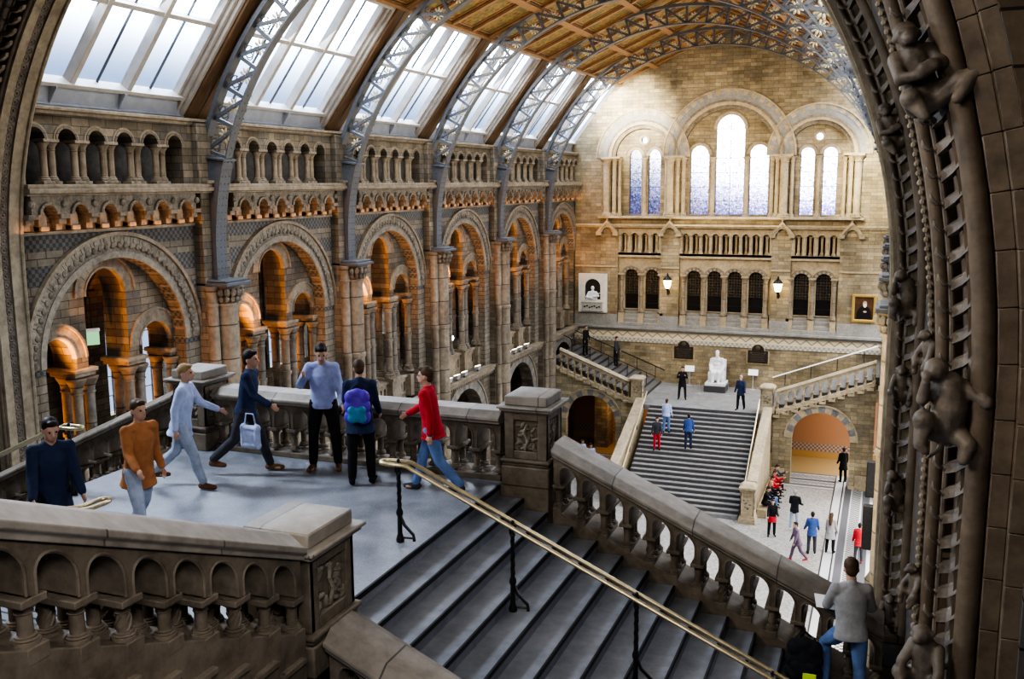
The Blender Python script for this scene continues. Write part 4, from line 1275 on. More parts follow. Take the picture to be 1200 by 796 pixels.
MK = {k: monkey_mesh(k) for k in ('crouch','climb','sit')}
def monkey(kind, r, t, y, sc, turn, label, flip=False):
    p, an = arch_pt(r, t, y)
    left = t > 90
    o = bpy.data.objects.new('carved_monkey', MK[kind]); COL.objects.link(o)
    tilt = (PI-an) if left else -an
    o.rotation_euler = (Matrix.Rotation(tilt*1.0,3,'Y')@Matrix.Rotation(rad(turn),3,'Z')).to_euler()
    o.scale = (-sc if flip else sc, sc, sc)
    tg = Vector((-math.sin(an),0,math.cos(an))) if not left else Vector((math.sin(an),0,-math.cos(an)))
    o.location = p-tg*.42*sc
    tag(o, label, 'stone carving', 'monkeys carved on the great arch')
monkey('crouch', 9.06, 15.6, 7.66, .74, 10, 'largest carved stone monkey, crouching with one knee out, high on the dark arch')
monkey('climb', 9.06, -.05+.4, 7.66, .74, 0, 'carved stone monkey with raised elbow clinging to the near arch at portrait height')
monkey('sit', 9.04, -1.95, 7.66, .66, -25, 'carved stone monkey sitting low on the near arch beside the notebook reader')
monkey('crouch', 8.88, 32.5, 14.5, .80, 10, 'carved stone monkey at the very top of the farther crocket row')
monkey('crouch', 8.88, 15.5, 14.5, .74, 10, 'carved stone monkey on the farther crocket row beside the right-hand round window')
monkey('climb', 8.88, .7, 14.5, .74, 0, 'small carved stone monkey with bent arm, left of the painted portrait level on the arch')
monkey('sit', 8.88, -1.15, 14.5, .62, 0, 'small carved stone monkey with curled tail, two below the round-window one')
monkey('climb', 8.88, -2.75, 14.5, .70, 20, 'small carved stone monkey beside the black loudspeakers on the arch')
monkey('sit', 8.88, -4.55, 14.5, .60, 10, 'lowest small carved stone monkey, squatting at the foot of the crocket row')
monkey('sit', 8.97, 2.2, 8.3, .40, -60, 'tiny carved stone monkey in profile on the beaded moulding, upper one')
monkey('sit', 8.97, -1.62, 8.3, .40, -60, 'tiny carved stone monkey in profile on the beaded moulding, lower one')
# ------------------------------------------------------------------ near landing, flights, balustrades
ZN = -4.05; XE = -4.74; TR = .345; RS = .155
mb = MB(); mb.box(-10.15,XE,6.25,12.45,ZN-.45,ZN)
tag(mb.build('floor_landing', M['landing'], bevel=.008), kind='structure')
mb = MB()
for x0,x1,y0,y1 in ((-10.1,-9.2,11.75,12.4),(-5.6,-4.8,11.75,12.4),(-10.1,-9.2,6.4,7.2),(-5.6,-4.9,6.4,7.0)): mb.box(x0,x1,y0,y1,ZG,ZN-.452)
mb.box(-4.735,-4.05,11.725,12.42,ZG,ZN-.002); mb.box(-4.90,-4.24,6.36,7.06,ZG,ZN-.452)
tag(mb.build('trim_2', M['balus']), kind='structure')

def staircase(label, n, loc, rz, width, tread, rise, mat, nose, name='stone_staircase', solid=.5, down=True, group=None, nose_h=.05):
    """steps run along local x, width along local y; first step top one riser below (down) or above (up) the origin"""
    t = thing(name, label, 'stairs', loc, rz, group)
    for i in range(n):
        z = -rise*(i+1) if down else rise*(i+1)
        x0, x1 = tread*i, tread*(i+1)
        m = MB()
        zb = z-solid
        m.add([(x0,0,zb),(x1,0,zb-(rise if down else -rise)*.9),(x1,width,zb-(rise if down else -rise)*.9),(x0,width,zb),(x0,0,z),(x1,0,z),(x1,width,z),(x0,width,z)],
              [(3,2,1,0),(4,5,6,7),(0,1,5,4),(1,2,6,5),(2,3,7,6),(3,0,4,7)])
        s = m.build('step', mat, t, bevel=.006)
        q = MB()
        if down: q.box(x1-.012,x1+.012,0.002,width-.002,z-nose_h,z+.002)
        else: q.box(x0-.012,x0+.012,0.002,width-.002,z-nose_h,z+.002)
        q.build('nosing', nose, s)
    return t
staircase('wide flight of grey stone steps with black nosings in the foreground', 15, (XE,7.12,ZN), 0, 4.58, TR, RS, M['step'], M['nosing'])
q = MB(); q.box(XE-.012,XE+.014,7.12,11.68,ZN-.055,ZN+.003)
tag(q.build('landing_nosing', M['nosing']), 'black strip along the edge of the grey landing above the foreground steps', 'edge strip')
staircase('flight of stone steps going down on the far left of the landing', 17, (-10.152,11.68,ZN), PI, 4.55, TR, RS, M['step'], M['nosing'])
staircase('upper flight of stone steps behind the left foreground balustrade', 16, (-9.65,6.245,ZN), -PI/2, 4.6, .36, .155, M['step'], M['nosing'], down=False)

def pier(label, x0, x1, y0, y1, z0, zt, carve=True, group='stone piers of the near landing'):
    """square newel: plinth, carved panels, moulded ledge and flat cap"""
    cx, cy = (x0+x1)/2, (y0+y1)/2; w, d = (x1-x0)/2, (y1-y0)/2; H = zt-z0
    t = thing('stone_pier', label, 'pier', (cx,cy,z0), 0, group)
    b = MB()
    b.box(-w-.04,w+.04,-d-.04,d+.04,0,.22*H,0); b.box(-w-.02,w+.02,-d-.02,d+.02,.22*H,.26*H,0); b.box(-w-.05,w+.05,-d-.05,d+.05,.26*H,.30*H,0)
    b.build('plinth', M['balus'], t, bevel=.018)
    s = MB(); zb, zc = .30*H, .80*H
    s.box(-w+.05,w-.05,-d+.05,d-.05,zb,zc)
    for e in (-1,1):      # framed faces leaving a sunk panel
        for (a0,a1,c0,c1) in ((-w,-w+.13,zb,zc),(w-.13,w,zb,zc),(-w+.13,w-.13,zb,zb+.11),(-w+.13,w-.13,zc-.09,zc)):
            y = sorted((e*d, e*(d-.06))); s.box(a0,a1,y[0],y[1],c0,c1)
        for (a0,a1,c0,c1) in ((-d+.001,-d+.13,zb,zc),(d-.13,d-.001,zb,zc),(-d+.13,d-.13,zb,zb+.11),(-d+.13,d-.13,zc-.09,zc)):
            x = sorted((e*w, e*(w-.06))); s.box(x[0],x[1],a0,a1,c0,c1)
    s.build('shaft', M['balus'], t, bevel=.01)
    if carve:
        for face in range(4):
            c = MB(); rng = random.Random(face*7+int(abs(x0)*10))
            half = (w if face < 2 else d)-.15
            def P(u, z, o):
                e = -1 if face % 2 == 0 else 1
                return (u, e*(d-.055+o), z) if face < 2 else (e*(w-.055+o), u, z)
            zm = (zb+zc)/2; hh = (zc-zb)/2-.12
            c.tube([P(-.02,zm-hh,.02),P(.03,zm-hh*.3,.035),P(-.03,zm+hh*.3,.035),P(.02,zm+hh*.9,.02)],.022,6)
            for i in range(26):
                u = rng.uniform(-half,half); z = zm+rng.uniform(-hh,hh); r = rng.uniform(.03,.055)
                R = Matrix.Rotation(rng.uniform(0,PI),3,'Y' if face < 2 else 'X')
                c.ball(P(u,z,.012),((r*1.3,.025,r*.6) if face < 2 else (.025,r*.6,r*1.3)),0,7,5,R)
            c.build('carved_panel', M['carve'], t)
    k = MB()
    k.box(-w-.01,w+.01,-d-.01,d+.01,.80*H,.825*H); k.box(-w-.06,w+.06,-d-.06,d+.06,.825*H,.855*H); k.box(-w-.09,w+.09,-d-.09,d+.09,.855*H,.885*H)
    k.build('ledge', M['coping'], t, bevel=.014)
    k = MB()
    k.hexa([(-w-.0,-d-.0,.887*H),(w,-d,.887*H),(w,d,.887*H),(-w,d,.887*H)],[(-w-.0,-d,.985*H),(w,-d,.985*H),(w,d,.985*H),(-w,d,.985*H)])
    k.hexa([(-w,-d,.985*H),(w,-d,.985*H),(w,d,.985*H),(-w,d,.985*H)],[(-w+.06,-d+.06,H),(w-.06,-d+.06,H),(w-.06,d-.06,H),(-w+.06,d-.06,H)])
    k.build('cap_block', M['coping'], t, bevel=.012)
    return t
pier('stone pier with foliage panel at the foot of the left foreground balustrade', -4.90,-4.26,6.36,7.06,ZN,-2.80)
pier('square stone pier with carved panel at the top right of the foreground steps', -4.68,-4.08,11.75,12.38,ZN,-2.80)
pier('stone pier at the left end of the landing balustrade', -10.20,-9.62,11.72,12.34,ZN,-2.80)

def coping_prof(w, z0, z1):
    h = z1-z0
    return [(-w+.03,z0),(-w+.03,z0+h*.2),(-w,z0+h*.3),(-w,z0+h*.52),(-w+.04,z0+h*.62),(-w*.62,z1-.012),(-w*.55,z1),(w*.55,z1),(w*.62,z1-.012),(w-.04,z0+h*.62),(w,z0+h*.52),(w,z0+h*.3),(w-.03,z0+h*.2),(w-.03,z0)]
ME_B = {}
def balus_mesh(r, h, twist, mat):
    k = (round(r,3), round(h,3), twist, mat.name)
    if k in ME_B: return ME_B[k]
    m = MB(); p = col_profile(r, h, h*.27, h*.22); m.lathe(p, n=14)
    if twist:
        for s in range(5):
            m.tube([(r*1.0*math.cos(2*PI*s/5+a*.22),r*1.0*math.sin(2*PI*s/5+a*.22),h*.24+(h*.46)*a/8) for a in range(9)], r*.22, 5)
    ME_B[k] = strip(m.build('baluster', mat)); return ME_B[k]
def balustrade(label, loc, rz, L, slope, thick, n, zb, zt, rows, group=None, name='stone_balustrade', r=.045, base_drop=.35, mat='balus', cop='coping', steps=False, arch_frac=.50, cop_w=.09, cop_h=.17, lead_in=0, margin=.06, ledges=False):
    t = thing(name, label, 'balustrade', loc, rz, group)
    H = zt-zb; ch = cop_h; za = zt-ch; hs_ = za-zb; zs = zb+hs_*.465; ah = hs_*.435
    pitch = (L-2*margin)/n; hw = pitch/2-r*1.0; sp_ = zs+max(0,ah-hw)
    def FR(u, z, d): return (u, d, z+slope*u)
    sp = MB()
    out = [(0.003,zs),(0.003,za),(L-.003,za),(L-.003,zs)]
    for i in reversed(range(n)):
        c = margin+pitch*(i+.5)
        hh = min(hw, ah)
        out += [(c+hw, zs)]+[(c+hw*math.cos(PI*j/14), sp_+hh*math.sin(PI*j/14)) for j in range(15)]+[(c-hw, zs)]
    sp.slab(out, [], -thick/2, thick/2, FR)
    sp.build('arcade', M[mat], t, smooth=30, bevel=.006)
    if mat == 'balus':
        hh = min(hw, ah)
        for e in (-1,1):
            rr = MB()
            for i in range(n):
                c = margin+pitch*(i+.5)
                rr.tube([FR(c+hw+.012,zs,e*thick/2)]+[FR(c+(hw+.012)*math.cos(PI*j/12), sp_+(hh+.012)*math.sin(PI*j/12), e*thick/2) for j in range(13)]+[FR(c-hw-.012,zs,e*thick/2)],.013,5)
            tag(rr.build('arch_moulding', M[mat], t), kind='stuff')
    cp = MB()
    cp.extrude(coping_prof(thick/2+cop_w, za, zt), FR(0,0,0), FR(L,0,0), (0,1,0), (0,0,1))
    if lead_in: cp.extrude(coping_prof(thick/2+cop_w, za, zt), (-lead_in,0,0), (0,0,0), (0,1,0), (0,0,1))
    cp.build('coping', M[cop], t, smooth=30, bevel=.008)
    st = MB()
    st.hexa([FR(0.003,-base_drop,-thick/2-.02),FR(0.003,-base_drop,thick/2+.02),FR(0.003,zb-.03,thick/2+.02),FR(0.003,zb-.03,-thick/2-.02)],[FR(L-.003,-base_drop,-thick/2-.02),FR(L-.003,-base_drop,thick/2+.02),FR(L-.003,zb-.03,thick/2+.02),FR(L-.003,zb-.03,-thick/2-.02)])
    if slope:
        for i in range(n+1):
            c = margin+pitch*i; z = zb+slope*c
            lo = max(.0,c-pitch*.22); hi = min(L,c+pitch*.22)
            st.box(lo,hi,-thick/2-.022,thick/2+.022,z-.10,z)
    if ledges:
        for i in range(n):
            for e in (-1,1):
                c0 = margin+pitch*i+.02; c1 = c0+pitch*.86; y0, y1 = sorted((e*(thick/2+.02), e*(thick/2+.075))); z0 = zb+slope*c0-.22; z1 = z0
                st.hexa([(c0,y0,z0-.05),(c0,y1,z0-.05),(c0,y1,z0),(c0,y0,z0)],[(c1,y0,z1-.05),(c1,y1,z1-.05),(c1,y1,z1),(c1,y0,z1)])
    st.build('plinth', M[mat], t, bevel=.008)
    ab = MB()
    hcol = hs_*.465-.045
    for i in range(n+1):
        c = margin+pitch*i; z = slope*c
        for j, rw in enumerate(rows):
            part('baluster', balus_mesh(r, hcol, (i+j) % 3 == 1 and len(rows) > 2, M[mat]), t, (c, rw, zb+z))
        ab.box(max(0,c-r*1.95),min(L,c+r*1.95),-thick/2-.02,thick/2+.02,zb+z+hcol,zb+z+hcol+.046)
    ab.build('abacus', M[mat], t, bevel=.006)
    return t
BG = 'carved stone balustrades around the near landing'
balustrade('level stone balustrade with small arches along the back of the grey landing', (-9.53,12.05,ZN), 0, 4.755, 0, .40, 14, .11, .98, (-.12,.12), BG, base_drop=.0)
balustrade('sloping stone balustrade going down beside the foreground steps towards the notebook reader', (-3.985,12.005,ZN-.31), 0, 4.2, -RS/TR, .54, 13, .09, .95, (-.19,.0,.19), BG, base_drop=.30)
balustrade('large stone balustrade in the left foreground with triple columns', (-4.58,6.26,ZN+.03), -PI/2, 6.2, .425, .62, 17, .43, 1.24, (-.24,0,.24), BG, r=.046, base_drop=.6, cop_h=.21, cop_w=.07, ledges=True)
balustrade('stone balustrade dropping away at the bottom edge in front of the foreground steps', (-4.20,6.72,ZN-.35), 0, 4.4, -RS/TR, .44, 12, .0, .72, (-.13,.13), BG, base_drop=.3, lead_in=.0)
balustrade('stone balustrade going down to the left behind the walking crowd', (-10.27,12.05,ZN-.04), PI, 5.6, -RS/TR, .40, 16, .09, .93, (-.12,.12), BG, base_drop=.30)

# ------------------------------------------------------------------ double brass handrails on twisted iron posts
def handrail(label, loc, rz, L, slope, posts, hz=.93, flat=.25):
    t = thing('brass_handrail', label, 'handrail', loc, rz, 'double brass handrails on iron posts')
    g = .075
    pts = []
    def P(x, y): return (x, y, hz-(max(0,x-flat))*slope)
    N_ = 10
    for j in range(N_+1):
        a = PI/2+PI*j/N_; pts.append((P(0,0)[0]+g*math.cos(a)*1.3, g*math.sin(a), hz))
    left = [P(x,g) for x in (L,L*.6,flat+.12,flat,0)]
    right = [P(x,-g) for x in (0,flat,flat+.12,L*.6,L)]
    m = MB(); m.tube(left[:-1]+pts+right[1:], .024, 9); m.build('rail', M['brass'], t)
    for x, zf in posts:
        zt = P(x,0)[2]
        b = MB(); b.lathe([(.045,zf),(.05,zf+.03),(.04,zf+.06),(.028,zf+.10),(.028,zf+.30),(.04,zf+.33),(.04,zf+.36),(.024,zf+.40),(.022,zt-.14),(.032,zt-.12),(.02,zt-.09)],(x,0,0),10)
        for s in range(3): b.tube([(x+.02*math.cos(2*PI*s/3+a*.7),.02*math.sin(2*PI*s/3+a*.7),zf+.42+(zt-.16-zf-.42)*a/12) for a in range(13)],.008,5)
        p = b.build('post', M['black_iron'], t)
        k = MB(); k.tube([(x+.0,0,zf+.33),(x+.06,0,zf+.2),(x+.17,0,zf+.10),(x+.18,0,zf+.025)],.018,6); k.tube([(x,0,zf+.05),(x+.18,0,zf+.06)],.012,6)
        k.build('foot_brace', M['black_iron'], p)
        k = MB(); k.tube([(x,-g,zt-.02),(x,-g*.8,zt-.08),(x,0,zt-.1),(x,g*.8,zt-.08),(x,g,zt-.02)],.014,6); k.ball((x,0,zt+.03),.022); k.tube([(x,0,zt-.1),(x,0,zt+.03)],.01,5); k.tube([(x,-g,zt+.0),(x,g,zt)],.01,5)
        k.build('bracket', M['black_iron'], p)
    return t
def stepz(x, x0): return -RS*(int((x-x0)/TR)+1) if x > x0 else 0
ps = [(.12,0.002)]+[(x, stepz(x+.095,.42)+.002) for x in (1.50,2.89,4.29)]
handrail('double brass handrail with looped end running down the foreground steps', (-5.14,9.35,ZN), 0, 5.0, .442, ps)
handrail('double brass handrail with looped end going down at the far left of the landing', (-9.75,9.35,ZN), PI, 5.0, .442, ps)
t = thing('brass_handrail', 'brass handrail whose looped end shows above the left foreground balustrade', 'handrail', (-7.35,7.3,ZN), -PI/2, 'double brass handrails on iron posts')
m = MB(); g = .07
U = lambda x: .86+max(0,x-.3)*.43
pts = [(6,g,U(6)),(2,g,U(2)),(.4,g,U(.4)),(.2,g,.86)]+[(-g*1.3*math.sin(PI*j/8),g*math.cos(PI*j/8),.86) for j in range(9)]+[(.2,-g,.86),(.4,-g,U(.4)),(2,-g,U(2)),(6,-g,U(6))]
m.tube(pts,.024,9); m.build('rail', M['brass'], t)
for x in (.5,2.66,4.82):
    zf = 0.002 if x < 1.05 else .155*(int((x-1.055)/.36)+1)+.002
    b = MB(); b.lathe([(.045,zf),(.045,zf+.05),(.026,zf+.1),(.024,U(x)-.05)],(x,0,0),10); b.tube([(x,-g,U(x)),(x,g,U(x))],.012,5)
    b.build('post', M['black_iron'], t)

# ------------------------------------------------------------------ far grand staircase with landing and side flights
ZFL = -11.7
mb = MB(); mb.box(-11.98,-5.2,49.32,YF-.06,ZFL-.35,ZFL); tag(mb.build('floor_far_landing', M['step_far'], bevel=.01), kind='structure')
GS = 'steps of the grand staircase'
staircase('broad grey flight rising to the white seated statue', 22, (-11.45,49.315,ZFL), -PI/2, .01, .28, .168, M['step_far'], M['riser_dark']) if False else None
t = thing('stone_staircase', 'broad grey flight of many steps rising to the white seated statue', 'stairs', (-8.55,49.31,ZFL))
n = 21; ris = (ZFL-ZG)/22; tre = .285
for i in range(n):
    z = -ris*(i+1); y1 = -tre*i; y0 = -tre*(i+1); hw = 2.78
    m = MB(); m.box(-hw,hw,y0,y1,z-ris*.95 if i < n-1 else z-ris*.98,z); s = m.build('step', M['step_far'], t)
    m = MB(); m.box(-hw,hw,y1-.004,y1-.001,z,z+ris*.82); m.build('riser_shadow_gap', M['riser_dark'], s)  # dark plate painting shade onto the riser face
m = MB(); m.hexa([(-2.8,-.02,-ris),(2.8,-.02,-ris),(2.8,-.02,-.35),(-2.8,-.02,-.35)],[(-2.8,-tre*n,-ris*n-ris*.97),(2.8,-tre*n,-ris*n-ris*.97),(2.8,-tre*n+.1,-ris*n-ris*.95),(-2.8,-tre*n+.1,-ris*n-ris*.95)])
def string_wall(label, x, w):
    """solid sloping parapet of the grand flight with a flat coping"""
    t = thing('stone_parapet', label, 'parapet', (x,49.3,ZFL))
    m = MB(); y1 = -5.58
    m.hexa([(-w/2+.04,0,ZG-ZFL+.003),(w/2-.04,0,ZG-ZFL+.003),(w/2-.04,0,.18),(-w/2+.04,0,.18)],[(-w/2+.04,y1,ZG-ZFL+.003),(w/2-.04,y1,ZG-ZFL+.003),(w/2-.04,y1,-2.05),(-w/2+.04,y1,-2.05)])
    m.build('wall', M['dress_far'], t, bevel=.01)
    m = MB(); m.extrude([(-w/2,0),(w/2,0),(w/2,.12),(w/2-.05,.17),(-w/2+.05,.17),(-w/2,.12)],(0,-.0,.18),(0,y1,-2.05),(1,0,0),(0,0,1)); m.build('coping', M['dress_far'], t)
    return t
string_wall('sloping stone parapet on the left of the grand flight', -11.84, .5); string_wall('sloping stone parapet on the right of the grand flight, seated people beside it', -5.22, .5)
def far_newel(label, x, y, z0, zt, w=.31, fl=False):
    t = thing('stone_newel', label, 'newel post', (x,y,z0), 0, 'newel posts of the grand staircase')
    H = zt-z0; m = MB()
    m.box(-w-.07,w+.07,-w-.07,w+.07,0,.14*H); m.box(-w-.03,w+.03,-w-.03,w+.03,.14*H,.2*H); m.box(-w+.03,w-.03,-w+.03,w-.03,.2*H,.8*H)
    for e in (-1,1):
        for a0,a1,c0,c1 in ((-w,-w+.1,.2,.8),(w-.1,w,.2,.8),(-w+.1,w-.1,.2,.3),(-w+.1,w-.1,.7,.8)):
            y_ = sorted((e*w,e*(w-.05))); m.box(a0,a1,y_[0],y_[1],c0*H,c1*H); m.box(y_[0],y_[1],a0,a1,c0*H,c1*H)
    m.build('shaft', M['dress_far'], t, bevel=.012)
    c = MB(); rng = random.Random(3)
    for e in (-1,1):
        for i in range(9):
            u = rng.uniform(-w*.5,w*.5); z = H*rng.uniform(.36,.64); c.ball((u,e*(w-.03),z),(.06,.035,.045),0,6,4); c.ball((e*(w-.03),u,z),(.035,.06,.045),0,6,4)
    c.build('carved_panel', M['carve'], t)
    m = MB(); m.box(-w-.03,w+.03,-w-.03,w+.03,.8*H,.86*H); m.box(-w-.08,w+.08,-w-.08,w+.08,.86*H,.92*H)
    m.hexa([(-w-.08,-w-.08,.92*H),(w+.08,-w-.08,.92*H),(w+.08,w+.08,.92*H),(-w-.08,w+.08,.92*H)],[(-w+.08,-w+.08,H),(w-.08,-w+.08,H),(w-.08,w-.08,H),(-w+.08,w-.08,H)])
    m.build('cap', M['dress_far'], t, bevel=.012); return t
far_newel('carved stone newel at the foot of the grand flight beside the red-skirted visitor', -5.30,43.26,ZG,-13.55)
far_newel('square newel at the right corner of the statue landing', -5.30,49.78,ZFL,-10.25)
far_newel('square newel at the left corner of the statue landing', -12.12,49.78,ZFL,-10.25)
# side flights
FG = 'balustrades of the far side flights'
SLF = .385
balustrade('far left sloping balustrade with small arches, climbing from the statue landing', (-12.56,49.95,ZFL), PI, 3.98, SLF, .30, 10, .12, 1.16, (-.0,), FG, r=.05, mat='dress_far', cop='dress_far', base_drop=.12, cop_w=.06)
balustrade('far right sloping balustrade with small arches, climbing towards the painted portrait', (-4.86,49.95,ZFL), 0, 4.70, SLF, .30, 11, .12, 1.16, (-.0,), FG, r=.05, mat='dress_far', cop='dress_far', base_drop=.12, cop_w=.06)
def flight_wall(label, xa, sgn, xc):
    """wall under a side flight: stepped string, arch, passage"""
    t = bpy.data.objects.new('trim_%d' % (3 if sgn < 0 else 4), None); COL.objects.link(t); t.location = (0,49.83,0); tag(t, kind='structure')
    L = 4.9; xb = xa+sgn*L
    def F3(u,z,d): return (u,d,z)
    zs = -12.95; R = 1.42
    out = [(xa,ZG+.002),(xc-sgn*R,ZG+.002),(xc-sgn*R,zs)]+[(xc-sgn*R*math.cos(PI*i/20),zs+R*math.sin(PI*i/20)) for i in range(1,20)]+[(xc+sgn*R,zs),(xc+sgn*R,ZG+.002),(xb,ZG+.002),(xb,ZFL-.16+SLF*(L)),(xa,ZFL-.16)]
    m = MB(); m.slab(out,[],0,.42,F3); m.build('masonry', M['wall_far'], t, smooth=25)
    m = MB(); m.ring(xc,zs,R-.02,R+.30,0,PI,15,-.03,.44,F3,(0,1)); m.ring(xc,zs,R+.30,R+.38,0,PI,20,-.07,.1,F3,(0,))
    m.build('arch_ring', [M['dress_far'], M['blue']], t)
    m = MB()
    for i in range(11):
        u0 = xa+sgn*L*i/11; u1 = xa+sgn*L*(i+.62)/11; z = ZFL-.16+SLF*L*i/11
        m.box(min(u0,u1),max(u0,u1),-.12,.05,z-.10,z+.02); m.box(min(u1,u1+sgn*.04),max(u1,u1+sgn*.04),-.12,.05,z-.10,z+.16)
    m.box(min(xa,xb),max(xa,xb),-.06,.02,-12.95,-12.85) if False else None
    m.box(min(xa,xc-sgn*(R+.3)),max(xa,xc-sgn*(R+.3)),-.08,.0,ZG+.002,ZG+.75); m.box(min(xb,xc+sgn*(R+.3)),max(xb,xc+sgn*(R+.3)),-.08,.0,ZG+.002,ZG+.75)
    m.build('string_course', M['dress_far'], t, bevel=.01)
    return t
flight_wall('arched stone wall under the far left side flight', -12.15, -1, -14.75)
flight_wall('arched stone wall under the far right side flight, ochre corridor behind', -5.0, 1, -2.62)
for sgn, xa, lab in ((-1,-12.0,'far left side flight of dark steps climbing to the gallery'),(1,-5.18,'far right side flight of steps behind the sloping balustrade')):
    t = thing('stone_staircase', lab, 'stairs', (xa,50.3,ZFL), 0)
    ns = 13; tr_ = (5.2 if sgn < 0 else 5.3)/ns
    for i in range(ns):
        z = SLF*tr_*(i+1); x0 = sgn*tr_*i; x1 = sgn*tr_*(i+1)
        m = MB(); m.box(min(x0,x1),max(x0,x1),0,4.85,z-.62,z); s = m.build('step', M['step_dark'], t)
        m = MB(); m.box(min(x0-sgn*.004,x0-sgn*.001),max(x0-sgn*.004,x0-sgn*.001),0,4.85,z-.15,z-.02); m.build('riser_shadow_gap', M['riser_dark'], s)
def far_rail(label, pts, mat, name='stair_handrail', posts=6, r=.035, h=.7):
    t = thing(name, label, 'handrail', pts[0])
    a = Vector(pts[0]); m = MB(); m.tube([Vector(p)-a for p in pts], r, 7); m.build('rail', M[mat], t)
    for i in range(posts):
        f = (i+.5)/posts; p = (Vector(pts[0])*(1-f)+Vector(pts[-1])*f)-a
        m = MB(); m.tube([p,p-Vector((0,0,h))],.022,6); m.build('post', M['black_iron'], t)
    return t
far_rail('pale handrail along the far wall beside the right side flight', [(-5.6,54.9,-10.9),(-.15,54.9,-8.82)], 'paper', posts=4)
far_rail('dark handrail along the far wall beside the left side flight', [(-11.7,54.7,-10.85),(-17.2,54.7,-8.75)], 'black_iron', posts=5)
far_rail('dark handrail halfway across the left side flight', [(-11.7,52.4,-10.8),(-17.2,52.4,-8.70)], 'black_iron', posts=5, r=.025)
far_rail('brass handrail on the right side of the grand flight', [(-5.62,49.2,-10.95),(-5.58,43.7,-14.25)], 'brass', posts=4, h=.35)
far_rail('brass handrail on the left side of the grand flight', [(-11.45,49.2,-10.95),(-11.5,43.7,-14.25)], 'brass', posts=4, h=.35)
# ochre corridor seen through the right arch, darker one on the left
mb = MB(); mb.box(-5.0,0.1,YF-.14,YF-.05,ZG,-12.0); tag(mb.build('wall_corridor', M['ochre']), kind='structure')
mb = MB(); mb.box(-17.4,-12.1,YF-.14,YF-.05,ZG,-12.0); tag(mb.build('wall_corridor', M['ochre']), kind='structure')
mb = MB(); mb.box(-15.5,-14.7,53.2,54.4,ZG,-11.9); tag(mb.build('wall_corridor_pier', M['wall']), kind='structure')
# ------------------------------------------------------------------ white seated statue
def statue():
    t = thing('seated_statue', 'white marble statue of a bearded seated man on a dark plinth', 'statue', (-8.6,54.15,ZFL))
    p = MB(); p.box(-.60,.60,-.72,.62,0.002,.36); p.build('plinth', M['dark_granite'], t, bevel=.02)
    p = MB(); p.box(-.56,.56,-.66,.58,.362,.52); p.build('base', M['white_marble'], t, bevel=.02)
    c = MB(); c.box(-.46,.46,.30,.44,.522,1.75); c.box(-.46,-.34,-.25,.30,.522,1.08); c.box(.34,.46,-.25,.30,.522,1.08); c.box(-.34,.34,-.2,.30,.522,.92)
    c.build('chair', M['white_marble'], t, bevel=.04)
    b = MB()
    b.ball((0,.02,2.14),(.115,.135,.155)); b.ball((0,-.09,2.02),(.085,.07,.15)); b.ball((0,-.12,2.12),(.02,.03,.035)); b.ball((0,.03,2.22),(.11,.12,.09))
    limb(b,[(0,.06,2.0),(0,.08,1.8)],[.08,.12])
    for z,rx,ry in ((1.72,.27,.17),(1.5,.27,.19),(1.3,.28,.2),(1.12,.30,.24)): b.ball((0,.08,z),(rx,ry,.2))
    for s in (-1,1):
        limb(b,[(s*.26,.08,1.76),(s*.36,.05,1.45),(s*.30,-.22,1.18)],[.12,.11,.085]); b.ball((s*.27,-.27,1.15),(.07,.08,.05))
        limb(b,[(s*.15,.0,1.06),(s*.17,-.42,1.05),(s*.16,-.46,.62)],[.17,.145,.11]); limb(b,[(s*.16,-.44,.58),(s*.17,-.58,.56)],[.075,.06])
        limb(b,[(s*.30,-.05,1.2),(s*.33,-.2,.75),(s*.32,-.2,.58)],[.12,.13,.11])      # long coat
    for k in range(5): limb(b,[(-.2+.1*k,-.3-.04*(k%2),1.1),(-.2+.1*k,-.42,.7)],[.05,.045])
    o = remesh(b,.028,M['white_marble'],'figure',t,1)
    return t
statue()
# ------------------------------------------------------------------ wall pieces on the far wall
def plaque(label, x):
    t = thing('memorial_plaque', label, 'plaque', (x,YF-.006,-10.2), 0, 'dark plaques beside the statue')
    w = .56
    o = [(-w,0),(w,0),(w,.72),(w*.62,.72)]+arc(0,.72,w*.62,0,PI,12)[1:-1]+[(-w*.62,.72),(-w,.72)]
    m = MB(); m.slab([(a*1.14,b*1.08-.08) for a,b in o],[],0,.05,lambda u,z,d:(u,-d,z)); m.build('stone_frame', M['dress_far'], t, bevel=.012)
    m = MB(); m.slab(o,[],.052,.09,lambda u,z,d:(u,-d,z)); m.build('bronze_panel', M['bronze'], t, bevel=.012)
    m = MB()
    for k in range(6): m.box(-w*.7,w*.7*(1-.1*(k%3)),-.096,-.088,.12+k*.09,.145+k*.09)
    m.lathe([(.12,0),(.14,.01),(.10,.02)],(0,0,0),14) if False else m.ball((0,-.09,.88),(.13,.02,.13),0,14,6)
    for e in (-1,1): m.ball((e*.38,-.09,.58),(.06,.015,.05),0,8,5)
    m.build('raised_ornament', plain('worn_bronze',(.10,.085,.065),.4,.5,.5,.2), t)
    return t
plaque('dark round-topped bronze plaque on the wall left of the white statue', -10.72)
plaque('dark round-topped bronze plaque on the wall right of the white statue', -6.5)
